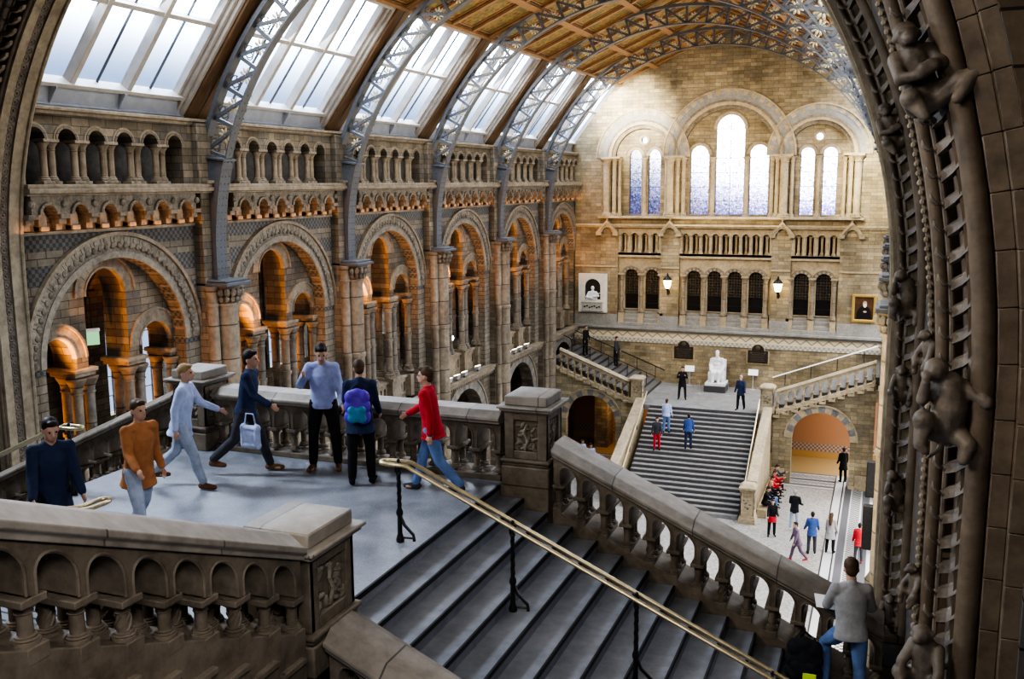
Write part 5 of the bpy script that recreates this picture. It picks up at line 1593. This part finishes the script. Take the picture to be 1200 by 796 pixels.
def relief():
    t = thing('memorial_relief', 'pale stone memorial with a figure in a dark niche, lit from above', 'relief', (-16.23,YF-.045,-7.68))
    m = MB(); hole = arch_hole(-.0,.48,.78,1.52,16)
    m.slab([(-.88,0),(.88,0),(.88,2.32),(-.88,2.32)],[hole],0,.16,lambda u,z,d:(u,-d,z)); m.build('slab', M['relief_slab'], t, bevel=.015)
    m = MB(); m.slab(arch_hole(0,.5,.76,1.52,14),[],.0,.02,lambda u,z,d:(u,-d,z)); m.build('niche', M['niche'], t)
    b = MB()
    for z,rx in ((.85,.32),(1.0,.29),(1.15,.24)): b.ball((0,-.12,z),(rx,.12,.16))
    b.ball((.0,-.14,1.46),(.11,.11,.14)); limb(b,[(0,-.12,1.2),(0,-.13,1.38)],[.08,.07])
    limb(b,[(-.22,-.14,1.18),(-.36,-.2,.92),(-.05,-.26,.88)],[.09,.08,.06]); limb(b,[(.22,-.14,1.18),(.36,-.2,1.0),(.14,-.26,.95)],[.09,.08,.06])
    limb(b,[(-.5,-.24,.72),(.55,-.24,1.22)],[.03,.03])
    remesh(b,.024,M['white_marble'],'figure',t,1)
    m = MB(); m.box(-.62,.62,-.26,-.16,.14,.56); m.box(-.68,.68,-.28,-.16,.08,.16); m.box(-.66,.66,-.28,-.16,.56,.64); m.build('carved_ledge', plain('dim_relief_stone',(.30,.29,.26),.7,0,.3,.2), t, bevel=.02)
    m = MB()
    for k in range(7): m.ball((-.45+.15*k,-.265,.35+.05*math.sin(k*2.1)),(.07,.02,.05),0,7,5)
    m.build('raised_ornament', M['niche'], t)
relief()
def painting():
    t = thing('framed_portrait', 'gilt-framed dark portrait of a white-bearded man at the right of the far wall', 'painting', (-.98,YF-.06,-7.60))
    w, h = .62, 1.52
    m = MB()
    def F(u,z,d): return (u,-d,z)
    m.slab([(-w,0),(w,0),(w,h),(-w,h)],[[(-w+.13,.13),(w-.13,.13),(w-.13,h-.13),(-w+.13,h-.13)]],0,.09,F)
    m.slab([(-w+.1,.1),(w-.1,.1),(w-.1,h-.1),(-w+.1,h-.1)],[[(-w+.15,.15),(w-.15,.15),(w-.15,h-.15),(-w+.15,h-.15)]],0,.05,F)
    m.build('frame', M['gilt'], t, bevel=.02)
    m = MB(); m.slab([(-w+.1,.1),(w-.1,.1),(w-.1,h-.1),(-w+.1,h-.1)],[],.0,.02,F); m.build('canvas', M['canvas'], t)
    def flat(name, poly, d, mat):
        q = MB(); q.slab(poly,[],d,d+.002,F); return q.build(name, mat, t, smooth=0)
    def ell(cx,cz,rx,rz,n=16): return [(cx+rx*math.cos(2*PI*i/n),cz+rz*math.sin(2*PI*i/n)) for i in range(n)]
    flat('painted_coat',[(-.36,.16),(.40,.16),(.38,.55),(.26,.80),(.10,.90),(-.10,.88),(-.28,.74),(-.38,.45)],.022,plain('painted_black',(.008,.007,.007),.4))
    flat('painted_head',ell(.04,1.02,.11,.15),.026,plain('painted_flesh',(.40,.25,.17),.5))
    flat('painted_beard',ell(.05,.92,.09,.11),.029,plain('painted_white',(.55,.50,.44),.5))
    flat('painted_hand',ell(.06,.58,.09,.05),.026,plain('painted_flesh_hand',(.45,.32,.24),.5))
painting()
def lantern(label, x):
    t = thing('wall_lantern', label, 'lantern', (x,YF-.01,-6.2), 0, 'glowing lanterns on the far wall')
    m = MB(); m.tube([(0,0,-.05),(0,-.12,-.25),(0,-.34,-.18),(0,-.42,.10)],.03,7); m.ball((0,-.03,-.12),(.08,.05,.16)); m.build('bracket', M['black_iron'], t)
    m = MB(); m.lathe([(.08,.12),(.16,.2),(.24,.56),(.23,.6)],(0,-.42,0),8); m.build('glass', M['lamp_warm'], t)
    m = MB(); m.lathe([(.27,.6),(.27,.64),(.16,.78),(.06,.86),(.06,.92),(.02,1.02)],(0,-.42,0),8)
    for k in range(8): 
        a = 2*PI*k/8; m.tube([(.165*math.cos(a),-.42+.165*math.sin(a),.2),(.25*math.cos(a),-.42+.25*math.sin(a),.6)],.012,4)
    m.lathe([(.05,.02),(.10,.10),(.10,.14)],(0,-.42,0),8)
    m.build('cage', M['black_iron'], t)
lantern('glowing wall lantern on the pier left of the four middle lower windows', -11.68)
lantern('glowing wall lantern on the pier right of the four middle lower windows', -5.5)
def sign(label, x, y):
    t = thing('information_sign', label, 'sign', (x,y,ZFL), 0, 'blank white signs beside the statue')
    m = MB(); m.lathe([(.17,.002),(.17,.02),(.03,.035),(.02,.05),(.02,.9)],(0,0,0),12); m.build('stand', M['lead'], t)
    m = MB(); m.hexa([(-.27,-.08,.86),(.27,-.08,.86),(.27,.02,1.18),(-.27,.02,1.18)],[(-.27,-.055,.85),(.27,-.055,.85),(.27,.045,1.17),(-.27,.045,1.17)]); m.build('board', M['paper'], t)
sign('white sign on a thin stand between the left plaque and the statue', -10.28, 54.9)
sign('white sign on a thin stand right of the white statue', -6.68, 54.9)
def barrier(x, y, lab):
    t = thing('rope_post', lab, 'barrier', (x,y,ZFL), 0, 'low posts around the statue')
    m = MB(); m.lathe([(.09,.002),(.09,.02),(.012,.03),(.012,.72),(.02,.74)],(0,0,0),8); m.build('post', M['lead'], t)
barrier(-9.35,52.9,'thin low barrier post left in front of the white statue'); barrier(-7.75,52.9,'thin low barrier post right in front of the white statue')

# ------------------------------------------------------------------ small lamps along the gallery ledges
fl0 = None
spots_ = [(36.8,''),(37.6,'second'),(38.4,'third'),(39.9,'last'),(43.75,''),(44.6,''),(45.35,''),(46.35,'')]
def flood():
    t = thing('gallery_floodlight', None, 'floodlight', (0,0,0))
    m = MB(); m.box(-.05,.05,-.03,.03,0.002,.10); m.build('foot', M['black_iron'], t)
    m = MB(); m.hexa([(-.14,-.2,.08),(.12,-.2,.10),(.12,.2,.10),(-.14,.2,.08)],[(-.14,-.22,.26),(.16,-.22,.34),(.16,.22,.34),(-.14,.22,.26)]); m.build('housing', M['lead'], t, bevel=.015)
    m = MB(); m.hexa([(-.12,-.17,.275),(.13,-.17,.34),(.13,.17,.34),(-.12,.17,.275)],[(-.12,-.17,.295),(.13,-.17,.36),(.13,.17,.36),(-.12,.17,.295)]); m.build('lamp_face', M['lamp_pale'], t)
    return t
names = ['leftmost lit floodlight of the nearer row on the gallery ledge','second lit floodlight of the nearer row on the gallery ledge',
 'third lit floodlight of the nearer row on the gallery ledge','rightmost lit floodlight of the nearer row on the gallery ledge',
 'leftmost lit floodlight of the farther row, above the small ground-floor arch','second lit floodlight of the farther row, above the small ground-floor arch',
 'third lit floodlight of the farther row, above the small ground-floor arch','rightmost lit floodlight of the farther row, above the small ground-floor arch']
for (y,_), lb in zip(spots_, names):
    if fl0 is None: fl0 = f0 = flood()
    else: f0 = copy_tree(fl0)
    f0.scale = (.75,.75,.8); f0.location = (XL+.20,y,-8.518); tag(f0, lb, 'floodlight', 'floodlights on the gallery ledges')
t = thing('stage_lamp', 'dazzling white lamp on a stand in the left gallery opening', 'lamp', (XL-.62,38.75,-7.615))
m = MB(); m.lathe([(.16,.002),(.16,.02),(.02,.04),(.02,.6)],(0,0,0),10); m.build('stand', M['black_iron'], t)
m = MB(); m.lathe([(.10,-.15),(.16,.05),(.17,.15)],(0,0,.7),12); m.build('housing', M['black_iron'], t)
m = MB(); m.ball((.06,-.05,.78),.13); m.build('bulb', M['lamp_white'], t)
# hanging green sign in the first bay
t = thing('hanging_exit_sign', 'small glowing green sign hanging in the first tall arch on the left', 'sign', (-18.60,18.45,-3.75))
m = MB(); m.box(-.03,.03,-.27,.27,-.22,.12); m.build('panel', M['exit_green'], t, bevel=.01).rotation_euler = (0,0,rad(-35))
m = MB(); m.box(-.05,.05,-.29,.29,.12,.20); m.build('case', M['paper'], t, bevel=.01).rotation_euler = (0,0,rad(-35))
m = MB(); m.tube([(0,-.15,.2),(0,-.15,.98)],.012,5); m.tube([(0,.15,.2),(0,.15,.98)],.012,5); m.build('hanger', M['black_iron'], t)
t = thing('lamp_bar', 'dark bar with small lamps across the first tall arch on the left', 'light bar', (-18.75,18.3,-2.62))
m = MB(); m.tube([(0,-.62,0),(0,.62,0)],.025,6); m.build('bar', M['black_iron'], t)
for y in (-.4,-.15,.35):
    m = MB(); m.lathe([(.03,0),(.06,-.05),(.07,-.16)],(0,y,-.03),8); m.build('spotlight', M['black_iron'], t)
def speaker(label, loc, h):
    t = thing('column_loudspeaker', label, 'loudspeaker', loc, 0, 'black loudspeakers on the right-hand pier')
    m = MB(); m.box(-.13,.13,-.12,.12,0,h); m.build('cabinet', M['black_plastic'], t, bevel=.015)
    m = MB(); m.box(-.11,.11,-.128,-.121,.04,h-.04); m.build('grille', plain('dark_grille',(.02,.02,.022),.7), t)
    m = MB(); m.box(.0,.3,.122,.2,h*.3,h*.36); m.box(.0,.3,.122,.2,h*.7,h*.76); m.build('bracket', M['black_iron'], t)
speaker('upper slim black loudspeaker on the far right pier, above the wider one', (-.06,27.2,-8.55), 1.0)
speaker('lower black column loudspeaker on the far right pier, above the grey-sweatered reader', (-.10,27.2,-10.05), 1.25)
# ------------------------------------------------------------------ visitors
BLK = cloth('black_cloth',(.014,.014,.017)); NAVY = cloth('navy_cloth',(.025,.035,.075)); JEAN = cloth('blue_denim',(.12,.19,.36)); LJEAN = cloth('pale_denim',(.33,.38,.48))
GREYC = cloth('grey_wool',(.30,.29,.285)); LAV = cloth('lavender_sweater',(.30,.34,.56)); REDC = cloth('red_cloth',(.42,.025,.035)); BROWN = plain('brown_leather',(.14,.07,.035),.5)
PALEB = cloth('pale_blue_cloth',(.40,.46,.66)); ORG = cloth('rust_coat',(.36,.15,.06)); BLUEC = cloth('blue_jacket',(.045,.08,.22)); DGREY = cloth('dark_grey_cloth',(.05,.05,.058)); PURP = cloth('plum_cloth',(.13,.09,.13))
NG = 'visitors on the near landing and steps'
NV = .0135
person('man in a lavender sweater and black trousers looking down beside the landing balustrade', (-7.36,11.52,ZN), 22, LAV, BLK, BROWN, 'dark', 1.80, NV, NG,
       L=((3,7,3),(2,8,3)), A=((28,22,100),(2,12,30)), inward=(40,0), lean=2, look=(12,26), top_name='sweater', fingers=True)
person('person in a dark jacket seen from behind wearing a purple backpack', (-6.52,11.10,ZN), 205, NAVY, BLK, BLK, 'brown', 1.66, NV, NG,
       L=((4,4,6),(-2,4,4)), A=((12,8,30),(20,8,60)), coat=.12, lean=4, look=(10,14), fingers=True)
person('visitor in a red jacket and blue jeans walking past the landing balustrade', (-5.42,11.05,ZN), -80, REDC, JEAN, DGREY, 'brown', 1.70, NV, NG,
       L=((22,3,6),(-16,3,26)), A=((25,10,35),(-22,10,20)), coat=.05, lean=7, fingers=True)
person('walker in a pale blue jacket and brown boots striding across the landing', (-8.72,10.15,ZN), 112, PALEB, LJEAN, BROWN, 'fair', 1.70, NV, NG,
       L=((24,3,8),(-18,3,28)), A=((-20,10,22),(24,10,40)), coat=.08, lean=9, fingers=True)
person('walker in a navy top carrying a pale blue bag near the left landing pier', (-8.30,11.0,ZN), 108, NAVY, DGREY, BROWN, 'dark', 1.76, NV, NG,
       L=((-20,3,26),(22,3,8)), A=((22,10,40),(-18,10,20)), lean=9, fingers=True)
person('visitor in a rust-coloured coat and pale trousers behind the left foreground balustrade', (-7.72,8.25,ZN), 75, ORG, LJEAN, BROWN, 'brown', 1.68, NV, NG,
       L=((18,3,8),(-14,3,24)), A=((20,10,40),(-14,10,25)), coat=.12, lean=7, fingers=True)
person('visitor in a dark navy coat behind the looped brass handrail at far left', (-7.95,7.25,ZN), 60, NAVY, BLK, BLK, 'dark', 1.70, NV, NG,
       L=((12,3,8),(-12,3,20)), A=((16,10,30),(-8,10,20)), coat=.2, lean=12, look=(0,15), fingers=True)
person('man in grey sweater and blue jeans leaning beside the foreground steps, writing', (-.16,11.32,ZN-RS*14+.002), 196, GREYC, JEAN, BROWN, 'brown', 1.80, NV, NG,
       L=((2,4,4),(48,14,72)), A=((12,16,62),(22,12,72)), inward=(-5,35), lean=7, look=(-6,22), top_name='sweater', legs_name='jeans', fingers=True)
o = MB(); o.hexa([(-.15,-.11,0),(.15,-.11,0),(.15,.11,0),(-.15,.11,0)],[(-.15,-.11,.006),(.15,-.11,.006),(.15,.11,.006),(-.15,.11,.006)])
s = o.build('notebook', M['paper']); s.location = (-.44,11.62,-5.03); s.rotation_euler = (rad(22),rad(8),rad(15)); tag(s, 'open white notebook held by the grey-sweatered man', 'notebook')
# bags
def backpack(label, loc, rz, m1, m2, tag_m=None, tilt=0):
    t = thing('backpack', label, 'backpack', loc, rad(rz))
    t.rotation_euler = (rad(tilt),0,rad(rz))
    b = MB()
    for x in (-.085,.085):
        for z, r_ in ((.10,.095),(.24,.095),(.36,.085)): b.ball((x,.02,z),(r_,.095,r_+.01),0,12,8)
    b.ball((0,.02,.40),(.10,.08,.08),0,12,8); b.ball((0,.03,.22),(.14,.10,.2),0,12,8); remesh(b,.014,m1,'body',t,1)
    b = MB()
    for x in (-.06,.06):
        for z in (.09,.20): b.ball((x,.10,z),(.07,.055,.065),0,10,7)
    b.ball((0,.10,.145),(.115,.062,.11),0,12,8); remesh(b,.012,m2,'front_pocket',t,2)
    b = MB(); b.tube([(-.05,-.03,.47),(0,-.02,.52),(.05,-.03,.47)],.013,6); b.build('handle', BLK, t)
    for s in (-1,1):
        b = MB(); b.tube([(s*.08,-.07,.44),(s*.10,-.13,.30),(s*.12,-.07,.06)],.02,6,flat=.4); b.build('strap', m1, t)
    if tag_m:
        b = MB(); b.box(-.12,.0,.155,.175,.10,.16); b.build('reflective_tag', tag_m, t)
    return t
VIO = cloth('violet_nylon',(.10,.05,.42),.5); TEAL = cloth('teal_nylon',(.05,.22,.36),.5)
backpack('purple and teal backpack worn by the dark-jacketed person on the landing', (-6.40,10.83,ZN+.92), 205, VIO, TEAL)
t = backpack('black backpack with a lime tag leaning on the balustrade at the lower right', (-.66,11.28,ZN-RS*12+.006), 180, BLK, BLK, cloth('lime_tag',(.55,.75,.05),.5))
t.scale = (1.25,1.2,1.15)
b = MB(); b.ball((0,0,.13),(.24,.15,.16),0,12,8); b.ball((.05,.0,.2),(.16,.12,.12)); s = remesh(b,.02,BLK,'shoulder_bag',None,2); s.scale = (.6,.7,.8); s.location = (-.42,10.95,ZN-RS*13+.03)
tag(s,'slumped black bag on the steps at the reader\'s feet','bag')
b = MB()
for x in (-.11,.11):
    for z in (.06,.30): b.ball((x,0,z),(.06,.05,.06),0,8,6)
limb(b,[(-.11,0,.06),(.11,0,.06),(.11,0,.3),(-.11,0,.3),(-.11,0,.06)],[.055]*5); b.ball((0,0,.18),(.13,.06,.14)); b.tube([(-.09,0,.33),(-.06,0,.5),(.06,0,.5),(.09,0,.33)],.016,6)
s = remesh(b,.013,PALEB,'tote_bag',None,1); s.location = (-8.02,10.70,ZN+.45); tag(s,'pale blue bag carried by the navy-topped walker','bag')
# hall floor
FGp = 'visitors on the hall floor'
pw = person('woman in black with a red skirt standing at the foot of the grand flight', (-4.06,41.75,ZG), 15, BLK, BLK, BLK, 'dark', 1.66, .021, FGp, A=((10,8,50),(6,8,60)), coat=.10, fem=True, top_name='top')
b = MB(); b.lathe([(.20,0),(.19,.12),(.155,.24)],(0,0,0),14); s = b.build('skirt', REDC); s.parent = pw; s.location = (0,0,.70)
person('balding man in a black jacket and pale jeans, back turned, mid hall floor', (-3.22,42.95,ZG), 172, BLK, LJEAN, cloth('white_shoe',(.6,.6,.6)), 'grey', 1.78, .021, FGp, A=((15,10,50),(15,10,50)), coat=.06)
person('dark-haired man in a bright blue jacket and dark trousers on the hall floor', (-2.28,40.3,ZG), 190, BLUEC, DGREY, BLK, 'dark', 1.76, .021, FGp, A=((8,12,30),(8,12,30)), coat=.10)
person('person in a pale grey coat and dark skirt right of the blue-jacketed man', (-1.56,40.65,ZG), 165, GREYC, BLK, BLK, 'brown', 1.68, .021, FGp, coat=.22, fem=True, long_hair=True)
person('walker in plum-grey clothes and red shoes in front of the blue-jacketed man', (-2.78,39.25,ZG), -70, PURP, PURP, REDC, 'dark', 1.66, .021, FGp, L=((20,3,8),(-16,3,22)), lean=9, coat=.12)
person('visitor in a red jacket by the border strip below the loudspeakers', (-.42,39.9,ZG), 180, REDC, DGREY, REDC, 'dark', 1.64, .021, FGp, coat=.10)
person('man in a long dark coat under the right-hand arch', (-1.50,51.0,ZG), 200, BLK, BLK, BLK, 'dark', 1.76, .021, FGp, coat=.22, A=((6,8,30),(6,8,20)))
person('visitor in a pale blue shirt by the left-hand arch, nearer one', (-14.05,47.6,ZG), 30, PALEB, LJEAN, BLK, 'dark', 1.72, .022, FGp)
person('visitor in a pale blue shirt by the left-hand arch, farther one', (-14.75,48.3,ZG), 60, PALEB, LJEAN, BLK, 'brown', 1.70, .022, FGp)
# people sitting along the parapet
SG = 'people sitting along the right side of the grand flight'
st = ((86,12,88),(82,14,84)); sa = ((40,8,70),(36,8,80))
m = MB(); m.box(-5.0,-4.55,44.0,49.0,ZG+.002,ZG+.40); tag(m.build('stone_bench', M['dress_far'], bevel=.02), 'low stone bench under the people along the right parapet', 'bench')
for (y, a, b, hc, lab) in ((44.55,BLK,BLK,'dark','seated person all in black nearest the newel'),(45.45,BLK,JEAN,'fair','fair-haired seated person in blue jeans'),(46.3,REDC,BLK,'dark','seated person in a red top near the newel'),
                      (47.3,REDC,BLK,'brown','seated person in a red top farther from the newel'),(48.3,DGREY,BLK,'dark','seated person in dark grey nearest the arch')):
    person(lab, (-4.70,y,ZG+.49), 80, a, b, BLK, hc, 1.72, .021, SG, L=st, A=sa, lean=12, look=(0,18), seat=0.0)
# stairs and landing
TG = 'visitors on the far stairs and landing'
def sy(i, f): return 49.31-tre*(i+1)+tre*f
def gz(y): return ZFL-ris*(int((49.31-y)/tre)+1)+.002
person('man in a blue jacket going up the middle of the grand flight', (-8.75,sy(8,.1),gz(sy(8,.1))), 185, BLUEC, NAVY, BLK, 'dark', 1.74, .021, TG, L=((6,3,8),(-2,3,4)), lean=8)
person('visitor in red trousers on the left half of the grand flight', (-10.30,sy(9,.45),gz(sy(9,.45))), 10, DGREY, REDC, BLK, 'dark', 1.68, .021, TG, L=((2,3,2),(-2,3,4)))
person('visitor in a pale blue jacket higher on the left half of the grand flight', (-10.05,sy(5,.1),gz(sy(5,.1))), 175, PALEB, JEAN, BLK, 'brown', 1.72, .021, TG, L=((6,3,8),(-2,3,4)))
person('man in a black coat holding something at his chest, left of the statue', (-9.97,51.2,ZFL+.002), 8, BLK, BLK, BLK, 'dark', 1.76, .021, TG, L=((2,8,2),(2,8,2)), A=((30,14,95),(30,14,95)), inward=(30,30), coat=.18)
person('man in a dark suit with a light shirt, right of the statue', (-6.64,49.75,ZFL+.002), -12, NAVY, BLK, BLK, 'grey', 1.78, .021, TG, L=((10,3,6),(-8,3,10)), coat=.1, lean=5)
def sz(x): return ZFL+SLF*.4*(int((-12.0-x)/.4)+1)+.002
person('person in black standing high on the far left side flight', (-16.15,53.4,sz(-16.15)), 70, BLK, BLK, BLK, 'brown', 1.72, .021, TG, L=((0,3,2),(4,3,4)))
person('person in dark grey halfway up the far left side flight', (-14.45,54.0,sz(-14.45)), 80, DGREY, BLK, BLK, 'dark', 1.68, .021, TG, L=((0,3,2),(4,3,4)))
# ------------------------------------------------------------------ light
w = bpy.data.worlds.new('sky'); bpy.context.scene.world = w; w.use_nodes = True
t = w.node_tree; t.nodes.clear()
out = t.nodes.new('ShaderNodeOutputWorld'); bg = t.nodes.new('ShaderNodeBackground')
tc = t.nodes.new('ShaderNodeTexCoord'); sx = t.nodes.new('ShaderNodeSeparateXYZ'); t.links.new(tc.outputs['Generated'], sx.inputs[0])
el = sx.outputs[2]
az = math_node(t, 'MULTIPLY_ADD', el, 4.0, sx.outputs[1])
cn = noise(t, tc.outputs['Generated'], 5.0, 4)
f = math_node(t, 'ADD', az, math_node(t, 'MULTIPLY', math_node(t, 'SUBTRACT', cn, .5), .12))
nb = math_node(t, 'MULTIPLY', math_node(t, 'MAXIMUM', math_node(t, 'SUBTRACT', sx.outputs[1], .94), 0), 8.0)
f = math_node(t, 'MULTIPLY', math_node(t, 'SUBTRACT', math_node(t, 'ADD', f, nb), 1.0), 1/.35)
c = ramp(t, f, [(.0,(.60,.73,1.0)),(.38,(.62,.76,1.0)),(.68,(.88,.94,1.0)),(.85,(1,1,1))])
s = math_node(t, 'ADD', .92, math_node(t, 'MULTIPLY', math_node(t, 'POWER', math_node(t, 'MINIMUM', math_node(t, 'MAXIMUM', f, 0), 1.15), 4), 6.5))
t.links.new(c, bg.inputs[0]); t.links.new(s, bg.inputs[1]); t.links.new(bg.outputs[0], out.inputs[0])

def area(name, loc, target, size, power, col, sy=None, spread=None):
    l = bpy.data.lights.new(name, 'AREA'); l.energy = power; l.color = col
    l.shape = 'RECTANGLE'; l.size = size; l.size_y = sy or size
    if spread: l.spread = rad(spread)
    o = bpy.data.objects.new(name, l); COL.objects.link(o); o.location = loc
    d = Vector(target)-Vector(loc); o.rotation_euler = d.to_track_quat('-Z','Y').to_euler()
    return o
def point(name, loc, power, col, r=.1):
    l = bpy.data.lights.new(name, 'POINT'); l.energy = power; l.color = col; l.shadow_soft_size = r
    o = bpy.data.objects.new(name, l); COL.objects.link(o); o.location = loc; return o
def spot(name, loc, target, power, col, ang=60, blend=.6, r=.15):
    l = bpy.data.lights.new(name, 'SPOT'); l.energy = power; l.color = col; l.spot_size = rad(ang); l.spot_blend = blend; l.shadow_soft_size = r
    o = bpy.data.objects.new(name, l); COL.objects.link(o); o.location = loc
    o.rotation_euler = (Vector(target)-Vector(loc)).to_track_quat('-Z','Y').to_euler(); return o
for k, y in enumerate(BAYS):
    # daylight falling through the two rows of skylights
    area('skylight_daylight', (XL+1.9,y,4.6), (XL+10,y+1,-8), 5.0, 300, (.90,.94,1.0), 3.2)
    area('skylight_daylight', (XR-1.9,y,4.6), (XR-13,y+1,-5), 5.0, 320, (1.0,.96,.90), 3.2)
    # warm lamps hidden in the aisle and under the gallery ledge
    for dy in (-1.6,1.6): spot('gallery_uplight', (XL-1.9,y+dy,-6.9), (XL-1.0,y+dy*.6,-2), 420, (1,.37,.055), 120, .8, .2)
    area('ledge_uplight', (XL+.28,y,-1.02), (XL+.1,y,1), BAY*.85, 13, (1,.42,.12), .12)
    spot('arch_uplight', (XL-.16,y-1.95,-4.02), (XL-.1,y+2.3,-2.7), 420, (1,.40,.08), 95, .7, .08)
# added spots on the gable: two mimic sun bloom, one warms it
spot('gable_flood', (-13.6,48.0,4.2), (-14.0,YF,3.7), 12000, (1,.93,.74), 44, .9, .4)
spot('gable_flood', (-3.0,47.0,3.6), (-1.0,YF,.2), 9500, (1,.90,.62), 36, .9, .4)
spot('gable_flood', (-8.6,38.0,3.0), (-8.6,YF,-3), 7000, (1,.80,.50), 66, .7, .5)
# the porch and near landing: cool daylight from high on the left
area('porch_daylight', (-14.6,8.9,3.1), (-4.5,9.5,-4.5), 1.2, 1080, (.72,.84,1.0), 2.0)
area('porch_daylight', (1.2,-.5,2.4), (-4.3,5.0,-2.8), 1.4, 62, (.94,.95,1.0), 1.4, 70)  # added fill from the right that lifts the balustrade faces
for k, y in enumerate(BAYS):
    area('ceiling_glow', (XM,y,-2.5), (XM,y,8), 6.0, 250, (1,.84,.58), 5)  # added unseen uplights that brighten the timber ceiling
spot('pier_flood', (-5.0,17.0,-2.0), (-.1,24.5,-6.5), 5000, (1,.82,.48), 62, .8, .3)  # added spot that yellows the right piers, no lamp known there
area('porch_daylight', (-2.0,-3.0,6.0), (-3,9,-4), 5.0, 340, (.96,.94,.93), 5)  # added fill from behind the viewer, not a real opening
area('porch_daylight', (-9,1.0,4.5), (1.5,8.5,-1), 3.0, 175, (1,.95,.88), 3, 80)  # added light from left front to brighten the arch

vs = bpy.context.scene.view_settings
vs.view_transform = 'AgX'; vs.look = 'AgX - High Contrast'; vs.exposure = .22; vs.gamma = 1.0
point('corridor_lamp', (-13.6,52.6,-12.6), 140, (1,.62,.28), .2)
point('corridor_lamp', (-2.6,53.0,-12.5), 60, (1,.72,.42), .2)
# ------------------------------------------------------------------ camera
cd = bpy.data.cameras.new('camera'); cam = bpy.data.objects.new('camera', cd); COL.objects.link(cam)
f_, yaw, pitch, roll = 1129.94, .370486, .161118, -.006353
cd.sensor_fit = 'HORIZONTAL'; cd.sensor_width = 36; cd.lens = f_/1200*36; cd.clip_start = .05; cd.clip_end = 400
cp, sp = math.cos(pitch), math.sin(pitch)
fw = Vector((-math.sin(yaw)*cp, math.cos(yaw)*cp, -sp)); rt = Vector((math.cos(yaw), math.sin(yaw), 0)); up = rt.cross(fw)
r2 = rt*math.cos(roll)+up*math.sin(roll); u2 = -rt*math.sin(roll)+up*math.cos(roll)
cam.matrix_world = Matrix(((r2.x,u2.x,-fw.x,0),(r2.y,u2.y,-fw.y,0),(r2.z,u2.z,-fw.z,0),(0,0,0,1)))
bpy.context.scene.camera = cam
